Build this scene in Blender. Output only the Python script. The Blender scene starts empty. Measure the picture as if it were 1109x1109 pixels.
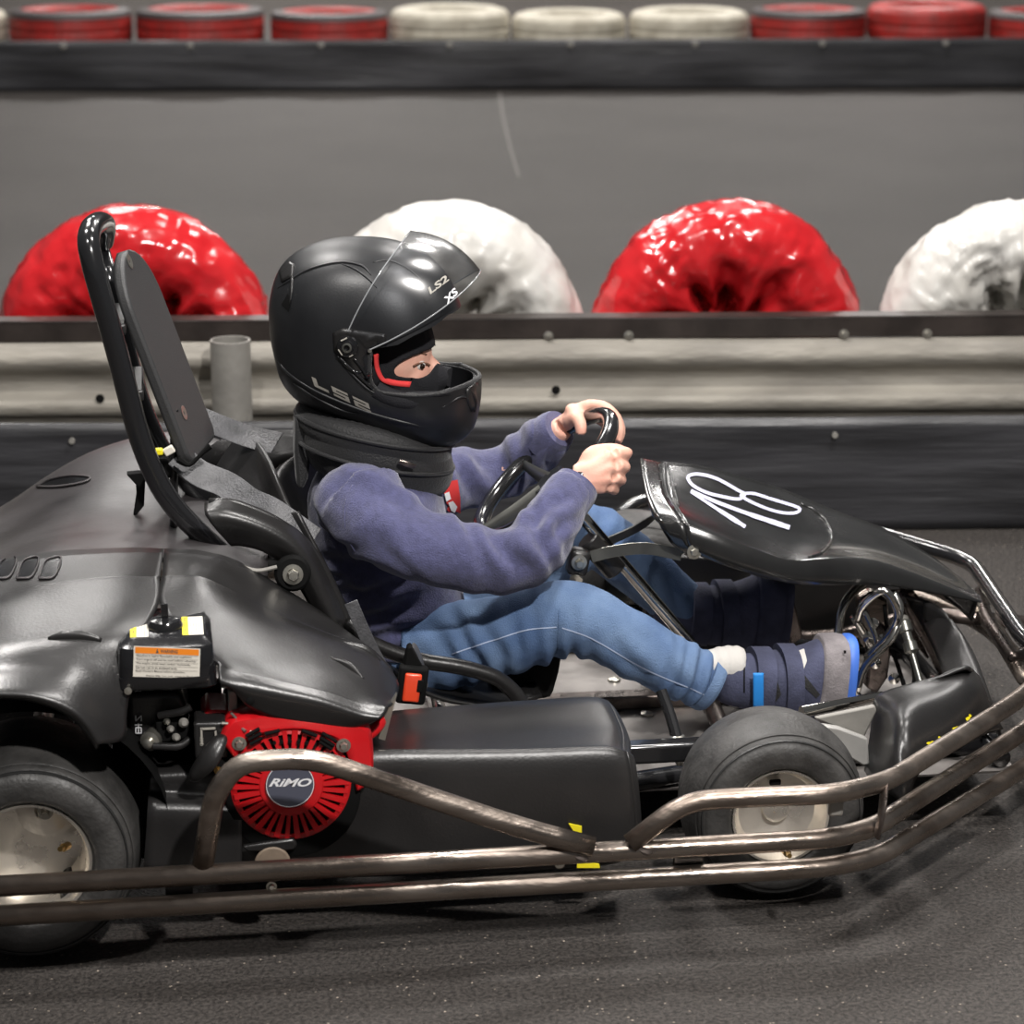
import bpy, bmesh, math, random
from mathutils import Vector, Matrix, noise
from mathutils.bvhtree import BVHTree
random.seed(7)
SC = bpy.context.scene
COL = SC.collection
# ------------------------------------------------------------------ camera frame
F = 2772.0; PITCH = math.radians(16); YAW = math.radians(8)
FWD = Vector((math.sin(YAW)*math.cos(PITCH), math.cos(YAW)*math.cos(PITCH), -math.sin(PITCH)))
RGT = Vector((math.cos(YAW), -math.sin(YAW), 0.0))
UPV = Vector((math.sin(YAW)*math.sin(PITCH), math.cos(YAW)*math.sin(PITCH), math.cos(PITCH)))
CAM = Vector((-0.8087, -3.7006, 1.48064))
def ray(u, v): return FWD + RGT*((u-554.5)/F) + UPV*((554.5-v)/F)
def P(u, v, Y):
    r = ray(u, v); return CAM + r*((Y-CAM.y)/r.y)
def G(u, v, z=0.0):
    r = ray(u, v); return CAM + r*((z-CAM.z)/r.z)
V = Vector
# ------------------------------------------------------------------ materials
def mat(name, col, rough=0.5, metal=0.0, bump=0.0, bscale=40.0, var=0.0, vscale=6.0, col2=None, coat=0.0,
        spec=0.5, rvar=0.0, stretch=None, detail=6.0, bscale2=None, bump2=0.0, sheen=0.0):
    m = bpy.data.materials.new(name); m.use_nodes = True
    nt = m.node_tree; N = nt.nodes; L = nt.links
    b = N['Principled BSDF']
    b.inputs['Base Color'].default_value = (*col, 1); b.inputs['Roughness'].default_value = rough
    b.inputs['Metallic'].default_value = metal; b.inputs['Coat Weight'].default_value = coat
    b.inputs['Coat Roughness'].default_value = 0.08
    b.inputs['Specular IOR Level'].default_value = spec
    b.inputs['Sheen Weight'].default_value = sheen
    tc = N.new('ShaderNodeTexCoord'); mp = N.new('ShaderNodeMapping')
    L.new(tc.outputs['Object'], mp.inputs[0])
    if stretch: mp.inputs['Scale'].default_value = stretch
    def nz(s, d=detail):
        n = N.new('ShaderNodeTexNoise'); n.inputs['Scale'].default_value = s; n.inputs['Detail'].default_value = d
        L.new(mp.outputs[0], n.inputs['Vector']); return n
    if var > 0 or rvar > 0:
        n = nz(vscale); r = N.new('ShaderNodeMapRange')
        r.inputs[1].default_value = 0.35; r.inputs[2].default_value = 0.68
        L.new(n.outputs[0], r.inputs[0])
        if var > 0:
            mx = N.new('ShaderNodeMix'); mx.data_type = 'RGBA'
            c2 = col2 or tuple(min(1, c*(1+var)) for c in col)
            mx.inputs[6].default_value = (*col, 1); mx.inputs[7].default_value = (*c2, 1)
            L.new(r.outputs[0], mx.inputs[0]); L.new(mx.outputs[2], b.inputs['Base Color'])
        if rvar > 0:
            r2 = N.new('ShaderNodeMapRange'); r2.inputs[3].default_value = max(0.02, rough-rvar); r2.inputs[4].default_value = min(1, rough+rvar)
            n2 = nz(vscale*1.7); L.new(n2.outputs[0], r2.inputs[0]); r2.inputs[1].default_value = 0.35; r2.inputs[2].default_value = 0.65
            L.new(r2.outputs[0], b.inputs['Roughness'])
    if bump > 0:
        n = nz(bscale); bp = N.new('ShaderNodeBump'); bp.inputs['Strength'].default_value = bump; bp.inputs['Distance'].default_value = 0.01
        L.new(n.outputs[0], bp.inputs['Height']); last = bp
        if bump2 > 0:
            n2 = nz(bscale2 or bscale/8, 3); b2 = N.new('ShaderNodeBump'); b2.inputs['Strength'].default_value = bump2; b2.inputs['Distance'].default_value = 0.02
            L.new(n2.outputs[0], b2.inputs['Height']); L.new(bp.outputs[0], b2.inputs['Normal']); last = b2
        L.new(last.outputs[0], b.inputs['Normal'])
    return m
M = {}
def mk():
    M['plastic'] = mat('black_plastic', (0.011,0.0105,0.0105), 0.33, bump=0.05, bscale=260, var=0.8, vscale=5, rvar=0.035)
    M['plastic_gloss'] = mat('gloss_black_plastic', (0.010,0.010,0.011), 0.16, bump=0.03, bscale=90, coat=0.3)
    M['cowl'] = mat('sheened_cowl_plastic', (0.030,0.027,0.028), 0.38, bump=0.04, bscale=120, var=0.7, vscale=4, rvar=0.07)  # lighter, warmer black: the cowl's reflected sheen is put into its colour
    M['nose'] = mat('glossy_nose_plastic', (0.012,0.012,0.012), 0.22, bump=0.05, bscale=30, var=0.6, vscale=8, coat=0.4, rvar=0.06)
    M['steel'] = mat('worn_bumper_steel', (0.20,0.160,0.132), 0.32, 0.95, bump=0.2, bscale=70, var=0.9, vscale=16, col2=(0.36,0.31,0.27), rvar=0.12, stretch=(0.35,1,1))
    M['steel_dark'] = mat('dark_worn_steel', (0.075,0.062,0.056), 0.33, 0.9, bump=0.15, bscale=60, var=1.0, vscale=18, col2=(0.24,0.2,0.18), rvar=0.12)
    M['black_tube'] = mat('gloss_black_tube', (0.012,0.012,0.013), 0.17, coat=0.5, bump=0.02, bscale=60)
    M['tyre'] = mat('tyre_rubber', (0.026,0.025,0.024), 0.52, bump=0.15, bscale=180, var=1.3, vscale=22, rvar=0.1)
    M['tyre_side'] = mat('tyre_sidewall', (0.02,0.02,0.02), 0.4, bump=0.08, bscale=60)
    M['alu'] = mat('cast_aluminium', (0.66,0.62,0.56), 0.33, 0.85, bump=0.08, bscale=60, var=0.3, vscale=14, rvar=0.1)
    M['chrome'] = mat('chromed_steel', (0.6,0.58,0.54), 0.12, 1.0, bump=0.05, bscale=30)
    M['zinc'] = mat('zinc_bolt', (0.55,0.53,0.47), 0.3, 0.9)
    M['brass'] = mat('brass_valve', (0.5,0.33,0.12), 0.3, 1.0)
    M['strapsteel'] = mat('brushed_steel_strap', (0.22,0.22,0.20), 0.35, 0.9, bump=0.05, bscale=50)
    M['red'] = mat('red_engine_paint', (0.55,0.008,0.012), 0.28, coat=0.3, bump=0.05, bscale=50)
    M['black'] = mat('matt_black', (0.004,0.004,0.004), 0.8, spec=.15)
    M['pan'] = mat('floor_pan_steel', (0.20,0.185,0.175), 0.38, 0.6, bump=0.1, bscale=20, var=0.8, vscale=6, col2=(0.42,0.39,0.37), rvar=0.12)
    M['white_plate'] = mat('scratched_light_metal', (0.45,0.44,0.42), 0.4, 0.5, bump=0.05, bscale=40, var=0.4, vscale=10)
    M['helmet'] = mat('matt_black_helmet_paint', (0.012,0.0125,0.014), 0.38, bump=0.03, bscale=400, rvar=0.05)
    M['silver'] = mat('silver_lettering', (0.36,0.34,0.30), 0.45)
    M['white'] = mat('white_print', (0.8,0.8,0.82), 0.45)
    M['lavender'] = mat('white_paint_marker', (0.50,0.50,0.64), 0.35, var=0.3, vscale=60)
    M['pad'] = mat('black_padded_fabric', (0.012,0.012,0.013), 0.6, bump=0.25, bscale=350, sheen=0.2)
    M['balaclava'] = mat('black_knit', (0.008,0.008,0.011), 0.85, bump=0.3, bscale=500)
    M['hoodie'] = mat('navy_sweatshirt_fleece', (0.056,0.058,0.128), 0.9, bump=0.32, bscale=420, var=0.4, vscale=90, sheen=0.35)
    M['skin'] = mat('skin', (0.80,0.47,0.36), 0.5, bump=0.06, bscale=300, var=0.25, vscale=45, col2=(0.80,0.41,0.31))
    M['denim'] = mat('blue_denim', (0.075,0.135,0.27), 0.85, bump=0.35, bscale=520, var=1.0, vscale=12, col2=(0.145,0.225,0.37))
    M['stitch'] = mat('pale_stitching', (0.42,0.5,0.68), 0.8)
    M['suede'] = mat('navy_suede', (0.042,0.046,0.082), 0.9, bump=0.2, bscale=300, var=0.6, vscale=30)
    M['suede_grey'] = mat('grey_suede', (0.17,0.155,0.16), 0.9, bump=0.2, bscale=300, var=0.5, vscale=40)
    M['blue'] = mat('blue_rubber_sole', (0.06,0.17,0.62), 0.5)
    M['blue_tag'] = mat('blue_webbing', (0.02,0.25,0.72), 0.6)
    M['sock'] = mat('white_sock', (0.55,0.53,0.50), 0.9, bump=0.12, bscale=200)
    M['tee'] = mat('red_shirt', (0.55,0.03,0.03), 0.85)
    M['web'] = mat('grey_harness_webbing', (0.045,0.045,0.048), 0.45, bump=0.2, bscale=300, var=1.2, vscale=30)
    M['orange_red'] = mat('red_buckle_button', (0.80,0.07,0.025), 0.25, coat=0.4)
    M['label'] = mat('white_label', (0.72,0.68,0.60), 0.4)
    M['orange'] = mat('orange_print', (0.85,0.25,0.02), 0.4)
    M['yellow'] = mat('yellow_print', (0.85,0.72,0.02), 0.4)
    M['ink'] = mat('dark_print', (0.10,0.09,0.08), 0.6)
    M['badge'] = mat('slate_badge', (0.075,0.08,0.11), 0.45)
    M['red_wrap'] = mat('red_painted_wrap', (0.44,0.010,0.014), 0.2, bump=0.10, bscale=40, coat=0.35, var=0.25, vscale=9, col2=(0.52,0.018,0.022), rvar=0.08)
    M['white_wrap'] = mat('white_painted_wrap', (0.52,0.50,0.46), 0.34, bump=0.15, bscale=18, var=0.3, vscale=9, col2=(0.62,0.61,0.58), coat=0.15)
    M['dusty'] = mat('dusty_steel', (0.24,0.23,0.21), 0.6, 0.3, bump=0.1, bscale=50, var=0.3, vscale=12)
    M['headrest'] = mat('grey_headrest_plastic', (0.036,0.036,0.037), 0.5, bump=0.15, bscale=420)
    M['beige'] = mat('beige_disc', (0.17,0.13,0.095), 0.7, var=0.4, vscale=40, bump=0.1, bscale=60)
    M['eye_white'] = mat('eye_white', (0.7,0.66,0.62), 0.2)
    M['iris'] = mat('dark_iris', (0.02,0.012,0.008), 0.1)
    M['brow'] = mat('light_brown_brow', (0.22,0.11,0.07), 0.8)
    g = mat('clear_visor', (0.9,0.92,0.95), 0.03); M['visor'] = g
    nt = g.node_tree; N = nt.nodes; L = nt.links
    for n in list(N):
        if n.type != 'OUTPUT_MATERIAL': N.remove(n)
    out = [n for n in N if n.type == 'OUTPUT_MATERIAL'][0]
    tr = N.new('ShaderNodeBsdfTransparent'); tr.inputs[0].default_value = (0.86,0.87,0.89,1)
    gl = N.new('ShaderNodeBsdfGlossy'); gl.inputs['Roughness'].default_value = 0.2
    fr = N.new('ShaderNodeLayerWeight'); fr.inputs[0].default_value = .25
    ma = N.new('ShaderNodeMath'); ma.operation = 'ADD'; ma.inputs[1].default_value = 0.10
    mx = N.new('ShaderNodeMixShader'); L.new(fr.outputs['Facing'], ma.inputs[0]); L.new(ma.outputs[0], mx.inputs[0])
    L.new(tr.outputs[0], mx.inputs[1]); L.new(gl.outputs[0], mx.inputs[2]); L.new(mx.outputs[0], out.inputs[0])
mk()
M['visor_rim'] = mat('clear_visor_edge', (.28,.29,.30), .12, 0, spec=.8)
# ------------------------------------------------------------------ objects
ORG = {}
def thing(name, label, cat, loc, group=None):
    o = bpy.data.objects.new(name, None); COL.objects.link(o); o.location = loc; o.empty_display_size = 0.05
    o['label'] = label; o['category'] = cat
    if group: o['group'] = group
    ORG[o] = V(loc); return o
def tag(o, label=None, cat=None, group=None, kind=None):
    for k, v in (('label', label), ('category', cat), ('group', group), ('kind', kind)):
        if v: o[k] = v
    return o
class MB:
    def __init__(s): s.v = []; s.f = []; s.m = []; s.mi = 0
    def add(s, vs, fs):
        o = len(s.v); s.v += [V(p) for p in vs]; s.f += [tuple(i+o for i in f) for f in fs]; s.m += [s.mi]*len(fs); return s
    def build(s, name, mt, parent=None, bevel=0, seg=2, subsurf=0, solid=0, off=-1, flat=False, angle=35, label=None):
        me = bpy.data.meshes.new(name)
        if not s.v: raise ValueError(name)
        lo = V([min(p[i] for p in s.v) for i in range(3)]); hi = V([max(p[i] for p in s.v) for i in range(3)])
        org = (lo+hi)/2
        me.from_pydata([p-org for p in s.v], [], s.f)
        bm = bmesh.new(); bm.from_mesh(me)
        bmesh.ops.recalc_face_normals(bm, faces=bm.faces[:]) if getattr(s, 'fixn', True) else None
        bm.to_mesh(me); bm.free()
        if len(me.polygons) == len(s.m): me.polygons.foreach_set('material_index', s.m)
        me.polygons.foreach_set('use_smooth', [not flat]*len(me.polygons)); 
        if not flat and angle < 180: me.set_sharp_from_angle(angle=math.radians(angle))
        me.update()
        o = bpy.data.objects.new(name, me); COL.objects.link(o)
        for mm in (mt if isinstance(mt, (list, tuple)) else [mt]): me.materials.append(M[mm] if isinstance(mm, str) else mm)
        ORG[o] = org
        if parent is not None: o.parent = parent; o.location = org-ORG[parent]
        else: o.location = org
        if solid:
            md = o.modifiers.new('solid', 'SOLIDIFY'); md.thickness = solid; md.offset = off
        if bevel:
            md = o.modifiers.new('bevel', 'BEVEL'); md.width = bevel; md.segments = seg; md.limit_method = 'ANGLE'; md.angle_limit = math.radians(30)
            me.polygons.foreach_set('use_smooth', [True]*len(me.polygons)); md.harden_normals = False
        if subsurf:
            md = o.modifiers.new('sub', 'SUBSURF'); md.levels = subsurf; md.render_levels = subsurf
        if label: o['label'] = label
        return o
def catmull(pts, n=8, closed=False):
    pts = [V(p) if not isinstance(p, Vector) else p for p in pts]
    k = len(pts); out = []
    rng = range(k) if closed else range(k-1)
    for i in rng:
        if closed: p0, p1, p2, p3 = pts[(i-1) % k], pts[i], pts[(i+1) % k], pts[(i+2) % k]
        else: p1, p2 = pts[i], pts[i+1]; p0 = pts[i-1] if i > 0 else p1*2-p2; p3 = pts[i+2] if i+2 < k else p2*2-p1
        for j in range(n):
            t = j/n
            out.append(0.5*((2*p1)+(p2-p0)*t+(2*p0-5*p1+4*p2-p3)*t*t+(3*p1-p0-3*p2+p3)*t**3))
    if not closed: out.append(pts[-1].copy())
    return out
def frames(path, closed=False, up=None):
    n = len(path); T = []
    for i in range(n):
        a = path[(i-1) % n] if (closed or i > 0) else path[i]; b = path[(i+1) % n] if (closed or i < n-1) else path[i]
        T.append((b-a).normalized())
    u = up or V((0, 0, 1))
    if abs(T[0].dot(u)) > 0.95: u = V((0, 1, 0))
    nrm = (u-T[0]*u.dot(T[0])).normalized(); R = []
    for i in range(n):
        if up: 
            nn = up-T[i]*up.dot(T[i]); nrm = nn.normalized() if nn.length > 1e-4 else nrm
        else: nrm = (nrm-T[i]*nrm.dot(T[i])).normalized()
        R.append((nrm, T[i].cross(nrm)))
    return R
def tube(mb, pts, r, n=12, smooth=6, closed=False, up=None, flat=1.0, cap=True):
    """pts xyz; r scalar or one radius per point; flat scales the second axis"""
    if isinstance(r, (int, float)): r = [r]*len(pts)
    q = [Vector((*p, rr)) for p, rr in zip(pts, r)]
    def c4(pts, n, closed):
        out = []; k = len(pts)
        for i in (range(k) if closed else range(k-1)):
            if closed: p0, p1, p2, p3 = pts[(i-1) % k], pts[i], pts[(i+1) % k], pts[(i+2) % k]
            else: p1, p2 = pts[i], pts[i+1]; p0 = pts[i-1] if i > 0 else p1*2-p2; p3 = pts[i+2] if i+2 < k else p2*2-p1
            for j in range(n):
                t = j/n; out.append(0.5*((2*p1)+(p2-p0)*t+(2*p0-5*p1+4*p2-p3)*t*t+(3*p1-p0-3*p2+p3)*t**3))
        if not closed: out.append(pts[-1].copy())
        return out
    if smooth > 1: q = c4(q, smooth, closed)
    path = [V(p[:3]) for p in q]; fr = frames(path, closed, up); vs = []; fs = []; m = len(path)
    for i in range(m):
        a, b = fr[i]; rr = q[i][3]
        for j in range(n):
            t = 2*math.pi*j/n; vs.append(path[i]+a*(rr*math.cos(t))+b*(rr*flat*math.sin(t)))
    for i in range(m if closed else m-1):
        for j in range(n):
            i2 = (i+1) % m; fs.append((i*n+j, i*n+(j+1) % n, i2*n+(j+1) % n, i2*n+j))
    if cap and not closed: fs.append(tuple(range(n-1, -1, -1))); fs.append(tuple((m-1)*n+j for j in range(n)))
    return mb.add(vs, fs)
def bend(pts, r, n=5):
    """polyline with rounded corners of radius r"""
    pts = [V(p) for p in pts]; out = [pts[0]]
    for i in range(1, len(pts)-1):
        a, b, c = pts[i-1], pts[i], pts[i+1]; u = (a-b); w = (c-b); d = min(r, u.length*.45, w.length*.45)
        s = b+u.normalized()*d; e = b+w.normalized()*d
        for k in range(n+1):
            t = k/n; out.append(s*(1-t)**2+b*2*t*(1-t)+e*t*t)
    out.append(pts[-1]); return out
def pipe(mb, pts, r, br=0.05, n=14): return tube(mb, bend(pts, br), r, n, smooth=1)
def box(mb, c, s, rot=None):
    vs = [V((x*s[0]/2, y*s[1]/2, z*s[2]/2)) for x in (-1, 1) for y in (-1, 1) for z in (-1, 1)]
    if rot: vs = [rot @ v for v in vs]
    return mb.add([v+V(c) for v in vs], [(0,1,3,2),(4,6,7,5),(0,4,5,1),(2,3,7,6),(0,2,6,4),(1,5,7,3)])
def lathe(mb, prof, c, axis=(0, -1, 0), n=48, closed=False, ref=None, cap=False):
    """prof: (radius, height along axis)"""
    ax = V(axis).normalized(); u = V(ref) if ref else (V((0,0,1)) if abs(ax.z) < .9 else V((1,0,0)))
    u = (u-ax*u.dot(ax)).normalized(); w = ax.cross(u); c = V(c); vs = []; fs = []; m = len(prof)
    for (r, h) in prof:
        for j in range(n):
            t = 2*math.pi*j/n; vs.append(c+ax*h+(u*math.cos(t)+w*math.sin(t))*max(r, 1e-5))
    for i in range(m if closed else m-1):
        for j in range(n):
            i2 = (i+1) % m; fs.append((i*n+j, i*n+(j+1) % n, i2*n+(j+1) % n, i2*n+j))
    if cap: fs.append(tuple(range(n-1, -1, -1))); fs.append(tuple((m-1)*n+j for j in range(n)))
    return mb.add(vs, fs)
def cyl(mb, c, axis, r, h, n=20):
    return lathe(mb, [(r, 0), (r, h)], c, axis, n, cap=True)
def bolt(mb, c, axis=(0,-1,0), r=0.007, h=0.006):
    lathe(mb, [(r*1.7, 0), (r*1.7, h*.25), (r*1.0, h*.3)], c, axis, 20)
    lathe(mb, [(r, h*.2), (r, h), (r*.8, h*1.25), (0, h*1.25)], c, axis, 6)
    return mb
def patch(mb, rows, nu=5, nv=5, closed_v=False):
    """rows of equal length of points; smooth in both directions"""
    R = [catmull(r, nu) for r in rows]; cols = []
    for j in range(len(R[0])): cols.append(catmull([r[j] for r in R], nv, closed_v))
    m = len(cols[0]); n = len(cols); vs = [cols[j][i] for i in range(m) for j in range(n)]; fs = []
    for i in range(m if closed_v else m-1):
        for j in range(n-1):
            i2 = (i+1) % m; fs.append((i*n+j, i*n+j+1, i2*n+j+1, i2*n+j))
    return mb.add(vs, fs)
def prism(mb, poly, d):
    """poly list of points, extruded by vector d"""
    n = len(poly); d = V(d); vs = [V(p) for p in poly]+[V(p)+d for p in poly]
    return mb.add(vs, [tuple(range(n-1, -1, -1)), tuple(range(n, 2*n))]+[(i, (i+1) % n, n+(i+1) % n, n+i) for i in range(n)])
def evalmesh(o):
    dg = bpy.context.evaluated_depsgraph_get(); return bpy.data.meshes.new_from_object(o.evaluated_get(dg), depsgraph=dg)
def fuse(mb, voxel, smooth=4, disp=None, sm=.5):
    """one continuous surface from overlapping closed lofts"""
    me = bpy.data.meshes.new('tmp'); me.from_pydata(mb.v, [], mb.f); 
    bm = bmesh.new(); bm.from_mesh(me); bmesh.ops.recalc_face_normals(bm, faces=bm.faces[:]); bm.to_mesh(me); bm.free()
    o = bpy.data.objects.new('tmp', me); COL.objects.link(o)
    r = o.modifiers.new('r', 'REMESH'); r.mode = 'VOXEL'; r.voxel_size = voxel
    s = o.modifiers.new('s', 'SMOOTH'); s.iterations = smooth; s.factor = sm
    bpy.context.view_layer.update(); e = evalmesh(o); bpy.data.objects.remove(o)
    out = MB(); ns = [v.normal.copy() for v in e.vertices]; vs = [v.co.copy() for v in e.vertices]
    if disp: vs = [p+n*disp(p, n) for p, n in zip(vs, ns)]
    out.add(vs, [tuple(p.vertices) for p in e.polygons]); bpy.data.meshes.remove(e); return out
def bvh(mb): return BVHTree.FromPolygons([tuple(p) for p in mb.v], [f for f in mb.f])
def bvh_obj(o):
    bpy.context.view_layer.update()
    e = evalmesh(o); off = ORG[o]; t = BVHTree.FromPolygons([v.co+off for v in e.vertices], [tuple(p.vertices) for p in e.polygons]); return t
def hit(t, u, v, off=0.0008):
    r = ray(u, v).normalized(); loc, n, i, d = t.ray_cast(CAM, r)
    if loc is None: return None
    if n.dot(r) > 0: n = -n
    return loc+n*off
def ribbon(mb, t, pts, w, off=0.0008, n=6, closed=False):
    """paint stroke w px wide laid on a surface"""
    q = catmull([V((p[0], p[1], 0)) for p in pts], n, closed); vs = []; k = len(q); ok = []
    for i in range(k):
        a = q[(i-1) % k] if (closed or i) else q[i]; b = q[(i+1) % k] if (closed or i < k-1) else q[i]
        d = (b-a).normalized(); nn = V((-d.y, d.x, 0)); ww = w[i*len(w)//k] if isinstance(w, list) else w
        for s in (-.5, 0, .5):
            p = q[i]+nn*s*ww; h = hit(t, p.x, p.y, off); vs.append(h)
    fs = []
    for i in range(k if closed else k-1):
        j = (i+1) % k
        for s in (0, 1):
            f = (i*3+s, i*3+s+1, j*3+s+1, j*3+s)
            if all(vs[x] is not None for x in f): fs.append(f)
    vs = [x if x is not None else V((0, 0, 0)) for x in vs]
    used = sorted({x for f in fs for x in f}); mp = {x: y for y, x in enumerate(used)}
    return mb.add([vs[x] for x in used], [tuple(mp[x] for x in f) for f in fs])
def dpoly(mb, t, poly, off=0.001, cuts=3):
    """flat-coloured mark with polygon outline in the photo, laid on surface"""
    bm = bmesh.new(); vs = [bm.verts.new((x, y, 0)) for x, y in poly]; f = bm.faces.new(vs)
    bmesh.ops.triangulate(bm, faces=[f]); bmesh.ops.subdivide_edges(bm, edges=bm.edges[:], cuts=cuts, use_grid_fill=True)
    bm.verts.index_update(); pts = [hit(t, v.co.x, v.co.y, off) for v in bm.verts]
    fs = []
    for f in bm.faces:
        ix = [v.index for v in f.verts]
        if any(pts[i] is None for i in ix): continue
        if all((pts[ix[k]]-pts[ix[k-1]]).length < .016*max(.7, (f.verts[k].co-f.verts[k-1].co).length) for k in range(len(ix))): fs.append(tuple(ix))
    par = {}
    def root(i):
        while par.setdefault(i, i) != i: i = par[i]
        return i
    for f in fs:
        for i in f[1:]: par[root(f[0])] = root(i)
    cnt = {}
    for f in fs: cnt[root(f[0])] = cnt.get(root(f[0]), 0)+1
    if len(cnt) > 1: best = max(cnt, key=cnt.get); fs = [f for f in fs if root(f[0]) == best]
    used = sorted({i for f in fs for i in f}); mp = {x: y for y, x in enumerate(used)}
    bm.free(); return mb.add([pts[i] for i in used], [tuple(mp[i] for i in f) for f in fs])
def text2d(s, size=1.0, shear=0.0, bold=0.0, sx=1.0, cuts=0):
    """lettering as 2-D mesh: verts, faces, width"""
    c = bpy.data.curves.new('t', 'FONT'); c.body = s; c.size = size; c.shear = shear; c.offset = bold; c.resolution_u = 3
    o = bpy.data.objects.new('t', c); COL.objects.link(o); bpy.context.view_layer.update(); me = evalmesh(o)
    bm = bmesh.new(); bm.from_mesh(me)
    if cuts: bmesh.ops.triangulate(bm, faces=bm.faces[:]); bmesh.ops.subdivide_edges(bm, edges=bm.edges[:], cuts=cuts)
    bm.verts.index_update(); vs = [(v.co.x*sx, v.co.y) for v in bm.verts]; fs = [tuple(v.index for v in f.verts) for f in bm.faces]
    bm.free(); bpy.data.objects.remove(o); bpy.data.meshes.remove(me)
    x0 = min(v[0] for v in vs); x1 = max(v[0] for v in vs); y0 = min(v[1] for v in vs); y1 = max(v[1] for v in vs)
    return vs, fs, (x0, x1, y0, y1)
def text_quad(mb, s, quad, t=None, off=0.001, **k):
    """lettering fitted in a quad: corners bottom-left, bottom-right, top-right, top-left (pixels with t, else points)"""
    vs, fs, (x0, x1, y0, y1) = text2d(s, **k); q = [V((*p, 0)) if len(p) == 2 else V(p) for p in quad]; out = []
    for x, y in vs:
        a = (x-x0)/(x1-x0); b = (y-y0)/(y1-y0); p = (q[0]*(1-a)+q[1]*a)*(1-b)+(q[3]*(1-a)+q[2]*a)*b
        out.append(hit(t, p.x, p.y, off) if t else p)
    fs = [f for f in fs if all(out[i] is not None for i in f)]
    return mb.add([p or V((0,0,0)) for p in out], fs)
def boolean(o, cut_mb):
    c = cut_mb.build('tmpcut', 'black'); md = o.modifiers.new('b', 'BOOLEAN'); md.operation = 'DIFFERENCE'; md.object = c; md.solver = 'EXACT'
    bpy.context.view_layer.update(); me = evalmesh(o); o.modifiers.clear(); old = o.data; o.data = me; bpy.data.objects.remove(c); return o
# ================================================================== SETTING
def floor_mat(name, c1, c2, bs):
    m = bpy.data.materials.new(name); m.use_nodes = True; nt = m.node_tree; N = nt.nodes; L = nt.links; b = N['Principled BSDF']
    tc = N.new('ShaderNodeTexCoord')
    def nz(s, d, r=.6):
        n = N.new('ShaderNodeTexNoise'); n.inputs['Scale'].default_value = s; n.inputs['Detail'].default_value = d; n.inputs['Roughness'].default_value = r
        L.new(tc.outputs['Object'], n.inputs['Vector']); return n
    n1 = nz(1.3, 6); n2 = nz(160, 3, .7); vo = N.new('ShaderNodeTexVoronoi'); vo.inputs['Scale'].default_value = 75; L.new(tc.outputs['Object'], vo.inputs['Vector'])
    mx = N.new('ShaderNodeMix'); mx.data_type = 'RGBA'; mx.inputs[6].default_value = (*c1, 1); mx.inputs[7].default_value = (*c2, 1)
    r = N.new('ShaderNodeMapRange'); r.inputs[1].default_value = .3; r.inputs[2].default_value = .7; L.new(n1.outputs[0], r.inputs[0]); L.new(r.outputs[0], mx.inputs[0])
    sp = N.new('ShaderNodeMath'); sp.operation = 'LESS_THAN'; sp.inputs[1].default_value = .12; L.new(vo.outputs['Distance'], sp.inputs[0])
    n3 = nz(20, 2); gt = N.new('ShaderNodeMath'); gt.operation = 'GREATER_THAN'; gt.inputs[1].default_value = .5; L.new(n3.outputs[0], gt.inputs[0])
    mu = N.new('ShaderNodeMath'); mu.operation = 'MULTIPLY'; L.new(sp.outputs[0], mu.inputs[0]); L.new(gt.outputs[0], mu.inputs[1])
    m2 = N.new('ShaderNodeMix'); m2.data_type = 'RGBA'; L.new(mu.outputs[0], m2.inputs[0]); L.new(mx.outputs[2], m2.inputs[6]); m2.inputs[7].default_value = (.26,.22,.18,1)
    m3 = N.new('ShaderNodeMix'); m3.data_type = 'RGBA'; m3.blend_type = 'MULTIPLY'; m3.inputs[0].default_value = .7
    r3 = N.new('ShaderNodeMapRange'); r3.inputs[1].default_value = .3; r3.inputs[2].default_value = .7; r3.inputs[1].default_value = .38; r3.inputs[2].default_value = .62; r3.inputs[3].default_value = .15; r3.inputs[4].default_value = 1.75
    L.new(n2.outputs[0], r3.inputs[0]); L.new(m2.outputs[2], m3.inputs[6]); L.new(r3.outputs[0], m3.inputs[7]); L.new(m3.outputs[2], b.inputs['Base Color'])
    bp = N.new('ShaderNodeBump'); bp.inputs['Strength'].default_value = bs; bp.inputs['Distance'].default_value = .004; L.new(n2.outputs[0], bp.inputs['Height']); L.new(bp.outputs[0], b.inputs['Normal'])
    b.inputs['Roughness'].default_value = .62; b.inputs['Specular IOR Level'].default_value = .35
    return m
M['floor'] = floor_mat('track_asphalt', (.034,.0295,.0265), (.050,.044,.040), .9)
mb = MB(); mb.add([(-12,-6,0),(14,-6,0),(14,26,0),(-12,26,0)], [(0,1,2,3)])
fl = mb.build('floor', 'floor', flat=True); tag(fl, kind='structure')
M['wall'] = mat('dark_hall_wall', (.05,.048,.046), .8, bump=.1, bscale=4, var=.4, vscale=1)
mb = MB(); box(mb, (1,24,2.4), (26,.2,4.8)); tag(mb.build('wall_back', 'wall'), kind='structure')
# floor joint line on the far track
mb = MB(); t0 = bvh(MB().add([(-12,-6,0),(14,-6,0),(14,26,0),(-12,26,0)], [(0,1,2,3)]))
ribbon(mb, t0, [(541,100),(544,122),(550,150),(556,172),(562,192)], 2.2, .0015)
M['seam'] = mat('pale_floor_seam', (.15,.14,.13), .8)
tag(mb.build('trim_1', 'seam'), kind='structure')

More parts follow.
